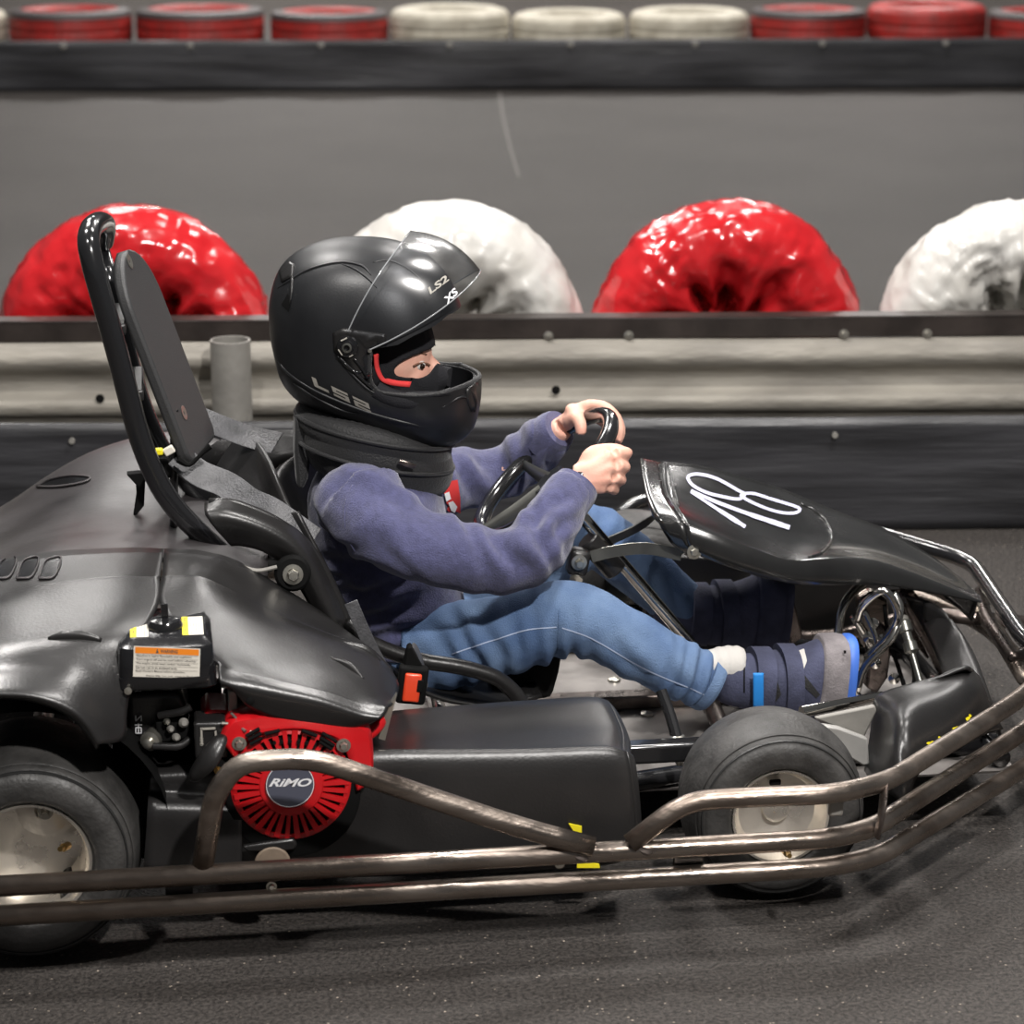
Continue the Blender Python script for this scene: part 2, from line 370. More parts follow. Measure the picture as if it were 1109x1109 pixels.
# barrier direction
A0 = V((-1.131, 1.53, 0)); A1 = V((0.964, 1.301, 0)); BD = (A1-A0).normalized(); BN = V((BD.y, -BD.x, 0))   # BN points to the camera
if BN.y > 0: BN = -BN
def BP(s, d, z, base=A0): return base+BD*s+BN*d+V((0, 0, z))
M['belt'] = mat('black_rubber_belt', (.017,.017,.019), .42, bump=.25, bscale=26, var=1.5, vscale=7, stretch=(.25,1,3), bump2=.2, bscale2=5, rvar=.14)
# ground line of the near belt: from pixel (1050,573)
g = G(1050, 573); dn = (g-A0).dot(BN)
def belt(name, base, off, h, s0, s1, label, wav=.006, seed=0, bottom=0.003):
    mb = MB(); n = int((s1-s0)/.05); rows = 10; vs = []; fs = []
    for i in range(n+1):
        s = s0+(s1-s0)*i/n
        for j in range(rows+1):
            z = h*j/rows
            w = wav*(noise.noise(V((s*2.2+seed, z*4, seed)))+.6*noise.noise(V((s*.9, seed, 3))))*(1-.4*j/rows)
            vs.append(base+BD*s+BN*(off+w)+V((0, 0, z*(1+.012*noise.noise(V((s*1.5, seed, 9))))+bottom)))
    m = rows+1
    for i in range(n):
        for j in range(rows): fs.append((i*m+j, i*m+j+1, (i+1)*m+j+1, (i+1)*m+j))
    mb.add(vs, fs); o = mb.build(name, 'belt', solid=.012, off=0, angle=180); return o
b1 = belt('rubber_barrier', A0, dn, .236, -2.0, 4.2, '')
tag(b1, 'black rubber belt barrier on the floor just behind the kart, below the steel rail', 'barrier')
for u, v in ((66,468),(902,470)):
    mb = MB(); s = (P(u, v, 1.2)-A0).dot(BD); cyl(mb, BP(s, dn+.012, 0)+V((0,0,.205)), BN, .006, .006, 12); mb.build('bolt', 'dusty', b1)
# W-beam guard rail
M['beam'] = mat('weathered_concrete_grey_steel', (.20,.185,.16), .66, .1, bump=.3, bscale=40, var=.7, vscale=7, col2=(.36,.335,.29), rvar=.1, stretch=(.5,1,2), bump2=.1, bscale2=5)
M['beam_top'] = mat('brown_black_angle_steel', (.035,.028,.025), .42, .5, bump=.1, bscale=40, var=.8, vscale=10)
prof = [(.00,.375),(.045,.368),(.060,.352),(.066,.335),(.058,.318),(.036,.300),(.030,.285),(.036,.268),(.062,.252),(.066,.236),(.060,.222),(.040,.205),(.03,.16)]
mb = MB(); vs = []; fs = []; S = [-2.0+.1*i for i in range(63)]
pp = catmull([V((a, b, 0)) for a, b in prof], 3)
for s in S:
    for q in pp: vs.append(BP(s, q.x-.03+.002*noise.noise(V((s*3, q.y*9, 0))), q.y+.003*noise.noise(V((s*2, q.y*4, 5)))))
n = len(pp)
for i in range(len(S)-1):
    for j in range(n-1): fs.append((i*n+j, i*n+j+1, (i+1)*n+j+1, (i+1)*n+j))
mb.add(vs, fs)
R0 = thing('guard_rail', 'dusty grey corrugated steel guard rail behind the driver with a dark brown top edge', 'guard rail', tuple(BP(1.2, 0, 0)))
mb.build('beam', 'beam', R0, solid=.006, angle=180)
mb = MB(); a = BP(-2.0, .01, .414); b = BP(4.2, .01, .414)
for z0, z1, d0, d1 in ((.372, .414, .0, .010), (.408, .414, -.05, .010)):
    vs = [BP(s, d, z) for s in (-2.0, 4.2) for d in (d0, d1) for z in (z0, z1)]
    mb.add(vs, [(0,1,3,2),(4,6,7,5),(0,4,5,1),(2,3,7,6),(0,2,6,4),(1,5,7,3)])
mb.build('top_edge', 'beam_top', R0, bevel=.002, label='dark brown steel angle along the top')
for u, v in ((595,371),(682,371),(912,366),(1000,364)):
    s = (P(u, v, 1.35)-A0).dot(BD); mb = MB(); bolt(mb, BP(s, .012, .378), BN, .006, .008); mb.build('bolt', 'zinc', R0)
for u, v in ((107,437),(600,428)):
    mb = MB(); s = (P(u, v, 1.45)-A0).dot(BD); z = P(u, v, 1.45-.11*s).z; lathe(mb, [(.009,0),(.009,.002),(0,.0025)], BP(s, .036, z), BN, 16); mb.build('bolt_hole', 'black', R0)
# supports behind the belt carry the rail
for s in (-.9, .55, 2.0, 3.4):
    mb = MB(); box(mb, BP(s, -.055, .18), (.05,.05,.36)); mb.build('support_post', 'dusty', R0)
# tube stub standing in front of the beam
c = G(250, 454, .24); s = (c-A0).dot(BD)
base = BP(s, .10, 0)
mb = MB(); prof = [(.0385,0),(.0385,.395),(.034,.395),(.034,0)]
k = P(248, 368, base.y).z
prof = [(.0405,0),(.0405,k),(.0365,k),(.0365,0)]
lathe(mb, prof, base, (0,0,1), 40, closed=True)
o = mb.build('steel_post', 'dusty'); tag(o, 'short open grey steel tube standing behind the seat, in front of the guard rail', 'post')

# ---- big wrapped tyres
def wrapped(name, u, Rm, rm, mt, label, seed, group, hole=.5, crumple=1.0, vtop=212):
    n, m = 150, 72; vs = []; fs = []; dd = -.33
    # base point: behind the rail
    c0 = None
    s = 0
    for it in range(1): pass
    yb = 1.30
    cpt = P(u, 350, 1.62); s = (cpt-A0).dot(BD); c = BP(s, -.22, 0); c = V((c.x, c.y, 0))
    cpt = P(u, 350, c.y); s = (cpt-A0).dot(BD); c = BP(s, -.22, 0)
    for i in range(n):
        a = 2*math.pi*i/n
        for j in range(m):
            b = 2*math.pi*j/m
            inner = max(0, -math.cos(b)); front = max(0, math.sin(b))
            # pinched pleats running into the hole
            pl = inner**1.3*(.017*math.sin(a*11+3*noise.noise(V((math.cos(a)*2, math.sin(a)*2, seed))))+.02*noise.noise(V((a*4, b*2, seed+4))))
            nz = .006*noise.fractal(V((math.cos(a)*3+seed, math.sin(a)*3, b*1.6)), .9, 2.1, 4)
            cr = crumple*(.008*abs(noise.noise(V((math.cos(a)*8+seed, math.sin(a)*8, b*3.2))))+.006*abs(noise.noise(V((math.cos(a)*20+seed, math.sin(a)*20, b*7)))))*(.15+1.0*max(0, noise.noise(V((math.cos(a)*1.5, math.sin(a)*1.5, seed+8)))*2+inner))
            fl = 0.005*noise.noise(V((math.cos(a)*1.3+seed*2, math.sin(a)*1.3, 2)))
            lf = .0055*abs(noise.noise(V((a*9+seed, b*1.1, 0))))+.004*abs(noise.noise(V((a*21+seed, b*1.7, 4))))
            rr = rm+nz+cr*-.8+pl*crumple+fl-lf*crumple
            ex = 1.0+hole*inner*inner*.55      # film closes the hole
            R = Rm+rr*ex*math.cos(b); Y = rr*1.22*math.sin(b)
            p = BD*(R*math.cos(a)*.965)+V((0, 0, R*math.sin(a)))+BN*Y
            vs.append(p)
    for i in range(n):
        for j in range(m):
            fs.append((i*m+j, i*m+(j+1) % m, ((i+1) % n)*m+(j+1) % m, ((i+1) % n)*m+j))
    k0 = len(vs); na, nr = 90, 16
    for i in range(nr+1):
        for j in range(na):
            a = 2*math.pi*j/na; q = .165*i/nr*1.0
            up_ = max(0, math.sin(a))
            y = -.03-.07*up_*(1-i/nr)+.028*noise.noise(V((math.cos(a)*3+seed, math.sin(a)*3, i*.35)))+.022*abs(noise.noise(V((a*3.2+seed, i*.25, 7))))-.03*abs(noise.noise(V((q*math.cos(a)*22, q*math.sin(a)*22, seed))))
            vs.append(BD*(q*math.cos(a))+V((0, 0, q*math.sin(a)-.0))+BN*y)
    for i in range(nr):
        for j in range(na): fs.append((k0+i*na+j, k0+i*na+(j+1) % na, k0+(i+1)*na+(j+1) % na, k0+(i+1)*na+j))
    zmin = min(p.z for p in vs); vs = [p+c-V((0, 0, zmin-.001)) for p in vs]
    mb = MB(); mb.add(vs, fs); o = mb.build(name, mt, angle=180); tag(o, label, 'tyre', group); return o
wrapped('wrapped_tyre', 147, .219, .090, 'red_wrap', 'red painted, film wrapped tyre standing behind the roll bar and headrest', 1.3, 'wrapped tyres standing behind the guard rail', crumple=1.25)
wrapped('wrapped_tyre', 484, .221, .091, 'white_wrap', 'white painted, film wrapped tyre standing directly behind the helmet', 4.1, 'wrapped tyres standing behind the guard rail', crumple=1.0)
wrapped('wrapped_tyre', 787, .219, .092, 'red_wrap', 'glossy red film wrapped tyre standing behind the number panel, between the two white ones', 9.4, 'wrapped tyres standing behind the guard rail', hole=.75, crumple=1.5)
wrapped('wrapped_tyre', 1098, .221, .091, 'white_wrap', 'white film wrapped tyre at the right edge, cut off by the frame', 13.3, 'wrapped tyres standing behind the guard rail', crumple=1.6)

# ---- far barrier and stacked tyres
F0 = G(0, 100); F1 = G(1109, 96); 
BD_, BN_ = BD, BN
BD = (F1-F0).normalized(); BN = V((BD.y, -BD.x, 0)); 
if BN.y > 0: BN = -BN
b2 = belt('rubber_barrier', F0, 0, .245, -1.5, 6.5, '', wav=.02, seed=5)
tag(b2, 'long black rubber belt barrier far across the track, below the row of stacked tyres', 'barrier')
for u in (62, 203, 347, 487, 617, 750, 884, 1013):
    s = (P(u, 48, 8.9)-F0).dot(BD); q = F0+BD*s+BN*.012+V((0,0,.225)); mb = MB(); lathe(mb, [(.016,0),(.014,.012),(0,.016)], q, BN, 14); mb.build('bolt', 'dusty', b2)
M['far_red'] = mat('red_painted_tyre', (.42,.022,.018), .5, bump=.3, bscale=30, var=.9, vscale=14, col2=(.24,.03,.025))
M['far_white'] = mat('cream_painted_tyre', (.60,.56,.46), .6, bump=.3, bscale=30, var=.5, vscale=12, col2=(.42,.38,.30))
M['far_dark'] = mat('unpainted_rubber', (.055,.045,.045), .55)
def lying(mt, c, R, w, label, seed, cap, group='tyres lying in the far stacks'):
    """tyre on its side with tread blocks"""
    o = thing('stacked_tyre', label, 'tyre', (c.x, c.y, c.z), group)
    n = 144; mb = MB(); vs = []; fs = []
    prof = [(.62,0.06),(.66,0),(.80,-.01),(.93,.05),(.985,.16),(1,.27),(.992,.30),(1,.33),(1,.49),(.992,.5),(1,.51),(1,.67),(.992,.70),(1,.73),(.985,.84),(.93,.95),(.80,1.01),(.66,1),(.62,.94),(.60,.8),(.64,.5),(.60,.2)]
    m = len(prof)
    for i in range(n):
        a = 2*math.pi*i/n
        for k, (r, h) in enumerate(prof):
            tr = -.012 if (r > .98 and (i+(int(h*6)%2)) % 3 == 0) else 0
            rr = R*(r+tr)*(1+.008*noise.noise(V((math.cos(a), math.sin(a), seed))))
            vs.append(V((c.x+rr*math.cos(a), c.y+rr*math.sin(a), c.z+h*w)))
    for i in range(n):
        for k in range(m): fs.append((i*m+k, i*m+(k+1) % m, ((i+1) % n)*m+(k+1) % m, ((i+1) % n)*m+k))
    mb.add(vs, fs); mb.build('carcass', mt, o, angle=60)
    if cap:
        mb = MB(); lathe(mb, [(R*.80, 1.018*w), (R*.955, .965*w), (R*.985, .86*w), (R*1.003, .85*w), (R*1.0, .875*w), (R*.965, .985*w), (R*.80, 1.035*w)], c, (0,0,1), 60, closed=True); mb.build('shoulder_band', cap, o, label='dark unpainted shoulder')
    return o
spec = [(-58,'far_white',None,.30,'cream tyre cut off by the left frame edge in the far row'),
 (77,'far_red','far_dark',.305,'leftmost full red tyre of the far row'),
 (217,'far_red','far_dark',.32,'second red tyre from the left in the far row'),
 (357,'far_red','far_dark',.295,'red tyre in the far row touching the leftmost whole cream tyre'),
 (487,'far_white',None,.30,'leftmost of three whole cream tyres in the far row'),
 (616,'far_white',None,.285,'middle one of three cream tyres side by side in the far row'),
 (746,'far_white',None,.30,'rightmost of three cream tyres in the far row, beside a red one'),
 (875,'far_red','far_dark',.29,'red tyre of the far row just right of the cream ones'),
 (1003,'far_red',None,.30,'taller red tyre near the right end of the far row'),
 (1135,'far_red','far_dark',.30,'red tyre cut off by the right frame edge in the far row')]
for i, (u, mt, cap, R, lab) in enumerate(spec):
    h = {487:.375, 746:.36, 1003:.39, 875:.365, 357:.36}.get(u, .35); h = {77:.372,217:.372,616:.352,-58:.37}.get(u, h)
    q = F0-BN*(R+.03); yy = q.y
    for _ in range(3):
        s = (P(u, 30, yy)-F0).dot(BD); c = F0+BD*s-BN*(R+.03); yy = c.y
    lying(mt, V((c.x, c.y, h/2+.001)), R, h/2-.001, lab, i, cap)
    lying('far_dark', V((c.x, c.y, .001)), R*.94, h/2-.004, 'dark bottom tyre of a far stack, behind the rubber belt', i+20, None, 'bottom tyres of the far stacks')
BD, BN = BD_, BN_
# ================================================================== KART
K = thing('go_kart', 'black rental go-kart with red engine, steel tube bumper and number 18', 'go-kart', (-.4, 0, 0))
RB = -.70; zA, zB = .152, .112; rp = .0135
# ---------- wheels
def wheel(cx, cy, R, W, side, rim_r, big, lbl=None):
    """cy: outer face; side -1 faces the camera"""
    z = R+.001; ax = (0, side, 0); c = V((cx, cy, z)); k = R/.127
    root = None
    mb = MB(); w = W
    prof = [(rim_r*.98, -.004), (rim_r*1.03, .003), (rim_r*1.12, .010*k), (R*.72, .0125*k), (R*.80, .010*k), (R*.835, .0065*k), (R*.85, .0055*k), (R*.875, .003), (R*.895, -.001), (R*.905,-.0045), (R*.92, -.004), (R*.95, -.018), (R*.978, -.034), (R*.995, -.052),
            (R, -w/2)]
    full = prof+[(r, -w-h) for r, h in reversed(prof[:-1])]
    rr = catmull([V((a, b, 0)) for a, b in full], 3)
    lathe(mb, [(p.x, p.y) for p in rr], c, ax, 96)
    t = mb.build('wheel', 'tyre', K, angle=70)
    mb = MB(); lathe(mb, [(R*.86, .0068*k), (R*.868, .0065*k), (R*.873, .0035), (R*.86, .004)], c, ax, 96, closed=True)
    mb.build('tread_edge', 'tyre_side', t)
    mb = MB()
    if big: pr = [(rim_r*.97,-.006),(rim_r*1.02,0),(rim_r*1.01,.005),(rim_r*.965,.004),(rim_r*.93,-.004),(rim_r*.90,-.016),(rim_r*.87,-.05),(rim_r*.84,-.078),(rim_r*.3,-.082),(0,-.082)]
    else: pr = [(rim_r*.97,-.006),(rim_r*1.02,0),(rim_r*1.01,.005),(rim_r*.965,.004),(rim_r*.93,-.003),(rim_r*.90,-.012),(rim_r*.80,-.022),(rim_r*.5,-.028),(rim_r*.30,-.03),(rim_r*.27,-.022),(rim_r*.2,-.02),(0,-.02)]
    lathe(mb, pr, c, ax, 72); mb.build('rim', 'alu', t, angle=30, label='bare metal rim')
    if side < 0:
        mb = MB(); a = -.55 if big else -1.52; rv = rim_r*(.62 if big else .62); q = c+V((math.cos(a)*rv*(1.1), -.02 if not big else .055, math.sin(a)*rv))
        if big: q = c+V((rim_r*.60, .055, -.004))
        d = V((-.35, -1, .25)) if big else V((0, -1, .1))
        lathe(mb, [(.0055,0),(.0055,.016),(.0035,.018),(.0035,.028),(0,.028)], q, d, 14); mb.build('valve', 'brass', t, label='brass valve stem')
        if big:
            mb = MB(); lathe(mb, [(.035,0),(.035,.006),(.012,.008)], c+V((.018,.079,.040)), ax, 28); mb.build('hub_flange', 'alu', t)
            mb = MB(); bolt(mb, c+V((.020,.072,.038)), ax, .006, .010); mb.build('bolt', 'dusty', t)
        else:
            mb = MB(); box(mb, c+V((-.004,.018,.042)), (.016,.006,.008)); mb.build('rim_slot', 'black', t, bevel=.002)
    return t
wheel(0.0, -.560, .127, .118, -1, .0665, False)
wheel(-1.0, -.615, .145, .18, -1, .079, True)
wheel(0.0, .560, .127, .118, 1, .0665, False)
wheel(-1.0, .615, .145, .18, 1, .079, True)
# ---------- perimeter bumper: three tubes
def Gz(l, z): return [tuple(G(u, v, z)) for u, v in l]
mb = MB()
pA = [(-1.35,RB,zA)]+[(.03,RB,zA)]+[tuple(G(945,897,zA)), tuple(G(1005,858,zA)), tuple(G(1109,792,zA)), (.50,-.26,zA), (.53,-.15,zA), tuple(G(1112,738,zA)), tuple(G(1062,655,zA)),(.40,.50,zA),(.1,.69,zA),(-1.35,.70,zA)]
pB = [(-1.35,RB,zB),(.03,RB,zB),tuple(G(950,928,zB)), tuple(G(1109,832,zB)),(.50,-.30,zB),(.54,-.18,zB),(.545,0,zB),(.55,.28,zB),(.40,.50,zB),(.1,.70,zB),(-1.35,.70,zB)]
pA = [p for p in pA]
pipe(mb, pA, rp, .14); o = mb.build('bumper_tube', 'steel', K, angle=180, label='middle worn steel tube of the bumper')
mb = MB(); pipe(mb, pB, rp, .14); bt2 = mb.build('bumper_tube', 'steel', K, angle=180, label='lowest worn steel tube of the bumper')
zC = .215
mb = MB(); sC = P(682, 914, RB-.004); 
pC = [tuple(sC), tuple(P(742,868,RB)), tuple(P(800,864,RB)), tuple(P(905,860,RB)), tuple(G(962,846,zC)), tuple(G(1060,785,zC)), tuple(G(1109,754,zC)), (.47,-.28,zC)]
mbf = MB(); pipe(mbf, [(.47,-.28,zC),(.495,-.2,.21),tuple(G(1109,693,.2)),tuple(G(1052,608,.205)),tuple(G(985,588,.21)),tuple(G(890,560,.215)),(.12,.70,.215),(.049,.74,.21),(-.02,.72,.16)], rp*.98, .05); mbf.build('bumper_tube', 'black_tube', K, angle=180, label='black tube across the front and along the far side')
pipe(mb, pC, rp*.98, .07); mb.build('bumper_tube', 'steel', K, angle=180, label='upper steel tube curving over the front wheel and round the nose')
# rear hoop in front of the engine
mb = MB(); h = [tuple(P(217,953,RB+.007)), tuple(P(232,860,RB-.006)), tuple(P(258,826,RB-.01)), tuple(P(335,820,RB-.01)), tuple(P(460,862,RB-.005)), tuple(P(565,897,RB-.004)), tuple(P(642,917,RB-.010))]
pipe(mb, h, rp*1.02, .045); mb.build('side_hoop', 'steel', K, angle=180, label='bent steel tube guarding the engine')
for (u, v) in ((630, 925), (700, 918)):
    mb = MB(); c = P(u, v, RB-.006); tube(mb, [c+V((-.016,0,.004)), c+V((0,-.004,-.004)), c+V((.014,0,-.001))], [.004,.006,.003], 8, 3); mb.build('weld_bead', 'steel_dark', K)
for u0, u1 in ((178,208),(729,762)):
    mb = MB(); a = P(u0, 940, RB+.012); b = P(u1, 940, RB+.012); box(mb, ((a.x+b.x)/2, RB+.014, (zA+zB)/2), (b.x-a.x, .006, .05)); mb.build('bumper_spacer', 'plastic', K, bevel=.002)
for u, v in ((294,960),(606,935)):
    mb = MB(); q = P(u, v, RB+.005); bolt(mb, q, r=.004, h=.004); mb.build('bolt', 'zinc', K)
mb = MB(); a = G(945,870,.19); tube(mb, [tuple(G(950,905,.15)), tuple(G(955,880,.185)), tuple(G(958,852,.21))], .010, 10, 3, flat=.4); mb.build('bumper_upright', 'steel_dark', K)
mb = MB(); box(mb, P(905,872,RB+.02), (.02,.01,.03)); mb.build('bumper_lug', 'dusty', K, bevel=.004)
for (u,v,w) in ((1058,668,.2),(1075,655,.2)):
    pass
mb = MB(); pipe(mb, [tuple(G(1062,640,.18)), tuple(G(1068,668,.17)), tuple(G(1100,716,.165)), (.54,-.02,.165)], .010, .03); mb.build('front_brace', 'steel_dark', K, angle=180)
mb = MB(); pipe(mb, [(.05,.3,.09),(.30,.24,.10),(.42,.2,.15),(.575,.12,.152)], .012, .05); mb.build('front_brace', 'steel_dark', K, angle=180)
mb = MB(); q = G(1052,654,.16); cyl(mb, q, (0,-.9,.2), .022, .02, 24); mb.build('brace_washer', 'zinc', K, bevel=.003)
# ---------- chassis & floor pan
for y in (-.33, .33):
    mb = MB(); pipe(mb, [(-1.15,y,.085),(-.25,y,.085),(.0,y*.82,.085),(.42,y*.7,.085)], .015, .1); mb.build('chassis_tube', 'black_tube', K, angle=180)
for x, y0, y1 in ((-.95,-.6,.6), (-.40,-.33,.33), (.40,-.3,.3)):
    mb = MB(); pipe(mb, [(x,y0,.088),(x,y1,.088)], .014); mb.build('cross_tube', 'black_tube', K, angle=180)
mb = MB()
mb.add([(x, y, .07) for x in (-.75,.08,.42) for y in (-.31,.31)], [(0,1,3,2),(2,3,5,4)]); 
for i in (4,): pass
fp = mb.build('floor_pan', 'pan', K, solid=.003, flat=True, label='bare grey metal floor pan')
for u, v, z in ((665,738,.072),(855,735,.072),(700,775,.072)):
    mb = MB(); q = G(u, v, z); lathe(mb, [(.011,0),(.010,.005),(0,.008)], q, (0,0,1), 18); mb.build('rivet', 'zinc', fp)
mb = MB(); box(mb, G(640,762,.08)+V((.06,0,.004)), (.30,.035,.022)); mb.build('pan_brace', 'steel_dark', K, bevel=.003)
# dark square tube leading to the front axle
mb = MB(); a = P(655,816,-.42); b = P(742,812,-.42); box(mb, (a+b)/2, ((b-a).length+.1, .03, .028)); mb.build('side_tube', 'black_tube', K, bevel=.005, seg=3)
# ---------- side pod
def ring_pod(u_top, v_back, v_ridge, v_bot, Yb, Yf, dx=0):
    pass
yb, yf = -.36, -.585
rows = []
R1 = [(236,812),(300,800),(400,770),(500,762),(580,757),(640,755),(664,757)]
def row(px, Y, dz=0): return [tuple(P(u, v, Y)+V((0,0,dz))) for u, v in px]
back_bot = [(x, yb, .10) for x in [P(u, v, yb).x for u, v in R1]]
rows.append([(p[0], yb, .12) for p in row(R1, yb)])
rows.append(row([(236,812),(300,797),(400,776),(500,766),(580,760),(635,757),(655,760)], yb))
rows.append(row([(240,818),(300,806),(400,797),(500,793),(580,789),(655,785),(672,790)], -.47))
rows.append(row([(240,828),(300,820),(400,812),(500,811),(580,810),(650,808),(674,812)], -.555))
rows.append(row([(240,836),(300,827),(400,817),(500,816),(580,815),(655,813),(679,818)], -.575))
rows.append(row([(240,860),(300,850),(400,845),(500,845),(580,845),(660,845),(684,852)], yf))
rows.append(row([(240,920),(300,920),(400,918),(500,916),(580,912),(660,910),(688,905)], yf))
rows.append(row([(240,950),(300,948),(400,946),(500,944),(580,940),(660,934),(684,924)], yf+.01))
rows.append([(p[0], yf+.06, .062) for p in rows[-1]])
mb = MB(); patch(mb, rows, 5, 4)
# closed front end
e = [r[-1] for r in rows]; ce = V((0,0,0))
for q in e: ce += V(q)
ce = ce/len(e); inner = [tuple(V(q)*.25+ce*.75+V((.002,0,0))) for q in e]; mid = [tuple(V(q)*.8+ce*.2+V((.010,0,0))) for q in e]
patch(mb, [e, mid, inner], 4, 4)
pod = mb.build('side_pod', 'plastic', K, solid=.004, off=0, angle=180)
# rear part of the pod, beside the tyre
rows = [row([(168,822),(200,818),(235,815),(262,820)], -.40), row([(167,824),(200,822),(235,820),(262,824)], -.50), row([(164,838),(200,836),(240,835),(262,838)], -.555),
        row([(161,858),(200,860),(240,862),(262,865)], -.560), row([(160,872),(200,873),(240,874),(262,876)], -.595), row([(158,905),(200,905),(240,905),(262,905)], -.600), row([(155,945),(200,945),(240,946),(262,946)], -.600)]
mb = MB(); patch(mb, rows, 4, 4); mb.build('pod_rear_panel', 'plastic', K, solid=.004, off=0, angle=180)
# yellow arrow tape
for poly in ([(616,892),(630,895),(630,902),(621,900)], [(625,930),(631,928),(632,933),(649,936),(650,940),(625,940)]):
    mb = MB(); q = [P(u, v, yf-.008) for u, v in poly]; prism(mb, q, (0,.002,0)); mb.build('yellow_tape', 'yellow', K)
# flat black disc paints the shaded well round the engine; beige disc
mb = MB(); c = P(318, 860, -.5975); lathe(mb, [(.0,.004),(.084,.004),(.087,.002),(.087,-.10)], c, (0,-1,0), 60); well = mb.build('engine_well_shade', 'black', K)
mb = MB(); cyl(mb, P(295,934,-.606), (0,-1,0), .0235, .006, 36); mb.build('frame_plug', 'beige', K, bevel=.002, label='brown round plug')
mb = MB(); q = [P(u, v, -.600) for u, v in [(262,914),(318,905),(322,912),(318,918),(268,920)]]; prism(mb, q, (0,-.01,0)); mb.build('pod_lip', 'plastic', K, bevel=.003)
# ---------- engine
E_ = []
ec = P(318, 842, -.60)
def eng(mb, name, mt, **k): return mb.build(name, mt, engine, **k)
mb = MB()
poly = [(248,775),(262,770),(300,768),(340,768),(372,775),(398,790),(404,812),(402,850),(390,880),(362,902),(320,908),(280,900),(252,875),(238,850),(240,800)]
q = [P(u, v, -.575) for u, v in poly]; prism(mb, q, (0,.13,0)); engine = mb.build('engine', 'black', K, bevel=.004, label='black engine block behind the red fan cover')
# red recoil cover: flange ring + ribs
def rib(mb, a0, r0, r1, w, y=-.606, d=.014, cc=None):
    cc = cc or P(315, 848, -.60); c_, s_ = math.cos(a0), math.sin(a0); u = V((c_, 0, s_)); n = V((-s_, 0, c_))
    for r, yy in ((r0, 0), (r1, 0)): pass
    vs = []
    for r, ww, yo in ((r0, w*.7, -.004), (r1, w, .0005)):
        for sg in (-1, 1):
            for yy in (0, d): vs.append(V((cc.x, y+yo+yy, cc.z))+u*r+n*(sg*ww/2))
    mb.add(vs, [(0,1,3,2),(4,6,7,5),(0,4,5,1),(2,3,7,6),(0,2,6,4),(1,5,7,3)])
cc = P(315, 848, -.60); mb = MB()
lathe(mb, [(.030,.012),(.040,.011),(.042,.009),(.042,-.01),(.030,-.01)], V((cc.x,-.60,cc.z)), (0,-1,0), 72, closed=True)
lathe(mb, [(.070,.006),(.078,.002),(.0815,-.006),(.0815,-.03),(.070,-.03)], V((cc.x,-.60,cc.z)), (0,-1,0), 72, closed=True)
lathe(mb, [(0,.010),(.034,.010),(.036,.008),(.036,-.01),(0,-.01)], V((cc.x,-.60,cc.z)), (0,-1,0), 48)
for i in range(34): rib(mb, 2*math.pi*i/34, .038, .075, .0062 if i % 2 else .0080)
fan = mb.build('fan_cover', 'red', engine, label='red round fan cover with radial slots')
# upper red shroud with flange
mb = MB()
po = [(238,800),(246,783),(262,776),(318,770),(372,778),(396,786),(403,800),(404,835),(396,850)]
pin = [(256,822),(262,806),(280,796),(318,790),(352,796),(370,806),(378,822),(384,842),(386,856)]
o1 = [P(u, v, -.600) for u, v in po]; i1 = [P(u, v, -.606) for u, v in pin]
o2 = [p+V((0,.05,0)) for p in o1]
patch(mb, [[tuple(p) for p in o2], [tuple(p) for p in o1], [tuple((p*.5+r*.5)+V((0,-.004,0))) for p, r in zip(o1, i1)], [tuple(p) for p in i1], [tuple(p+V((0,.03,0))) for p in i1]], 4, 3)
sh = mb.build('shroud', 'red', engine, solid=.003, label='red engine shroud')
def slot(u0, v0, u1, v1, w=.0052, y=-.6105, parent=None):
    mb = MB(); a = P(u0, v0, y); b = P(u1, v1, y); tube(mb, [a, b], w/2*1.0, 8, 1); o = mb.build('vent_slot', 'black', sh); return o
for s_ in ((267,797,281,789),(269,801,283,794),(271,806,284,799),(287,795,303,791),(327,791,343,797),(349,794,364,803),(347,799,362,808),(346,803,359,811)): slot(*s_)
for u, v in ((297,804),(305,803),(314,802),(323,803),(332,804)):
    mb = MB(); cyl(mb, P(u, v, -.6085), (0,-1,0), .0024, .0035, 10); mb.build('vent_hole', 'black', sh)
for u, v in ((259,805),(372,807)):
    mb = MB(); bolt(mb, P(u, v, -.608), r=.0055, h=.006); mb.build('bolt', 'zinc', engine)
# badge
mb = MB(); bc = P(314, 849, -.6135); lathe(mb, [(0,.003),(.0305,.003),(.031,.002),(.031,0)], bc, (0,-1,0), 60); badge = mb.build('badge', 'badge', engine, label='round slate badge')
mb = MB(); lathe(mb, [(.0300,.0030),(.0300,.0036),(.0307,.0036),(.0307,.0030)], bc, (0,-1,0), 60, closed=True); mb.build('badge_ring', 'white', badge) if False else None
yq = bc.y-.0034
mb = MB(); lathe(mb, [(.0300,.0030),(.0300,.0034),(.0308,.0034),(.0308,.0028)], bc, (0,-1,0), 60, closed=True); mb.build('badge_rim', 'white', engine)
mb = MB(); sx = lambda u, v: tuple(P(u, v, yq))
text_quad(mb, 'RiMO', [sx(291,852), sx(337,852), sx(338,843), sx(292,843)], bold=.03, shear=.35); mb.build('badge_lettering', 'white', engine, flat=True, label='white lettering RiMO')
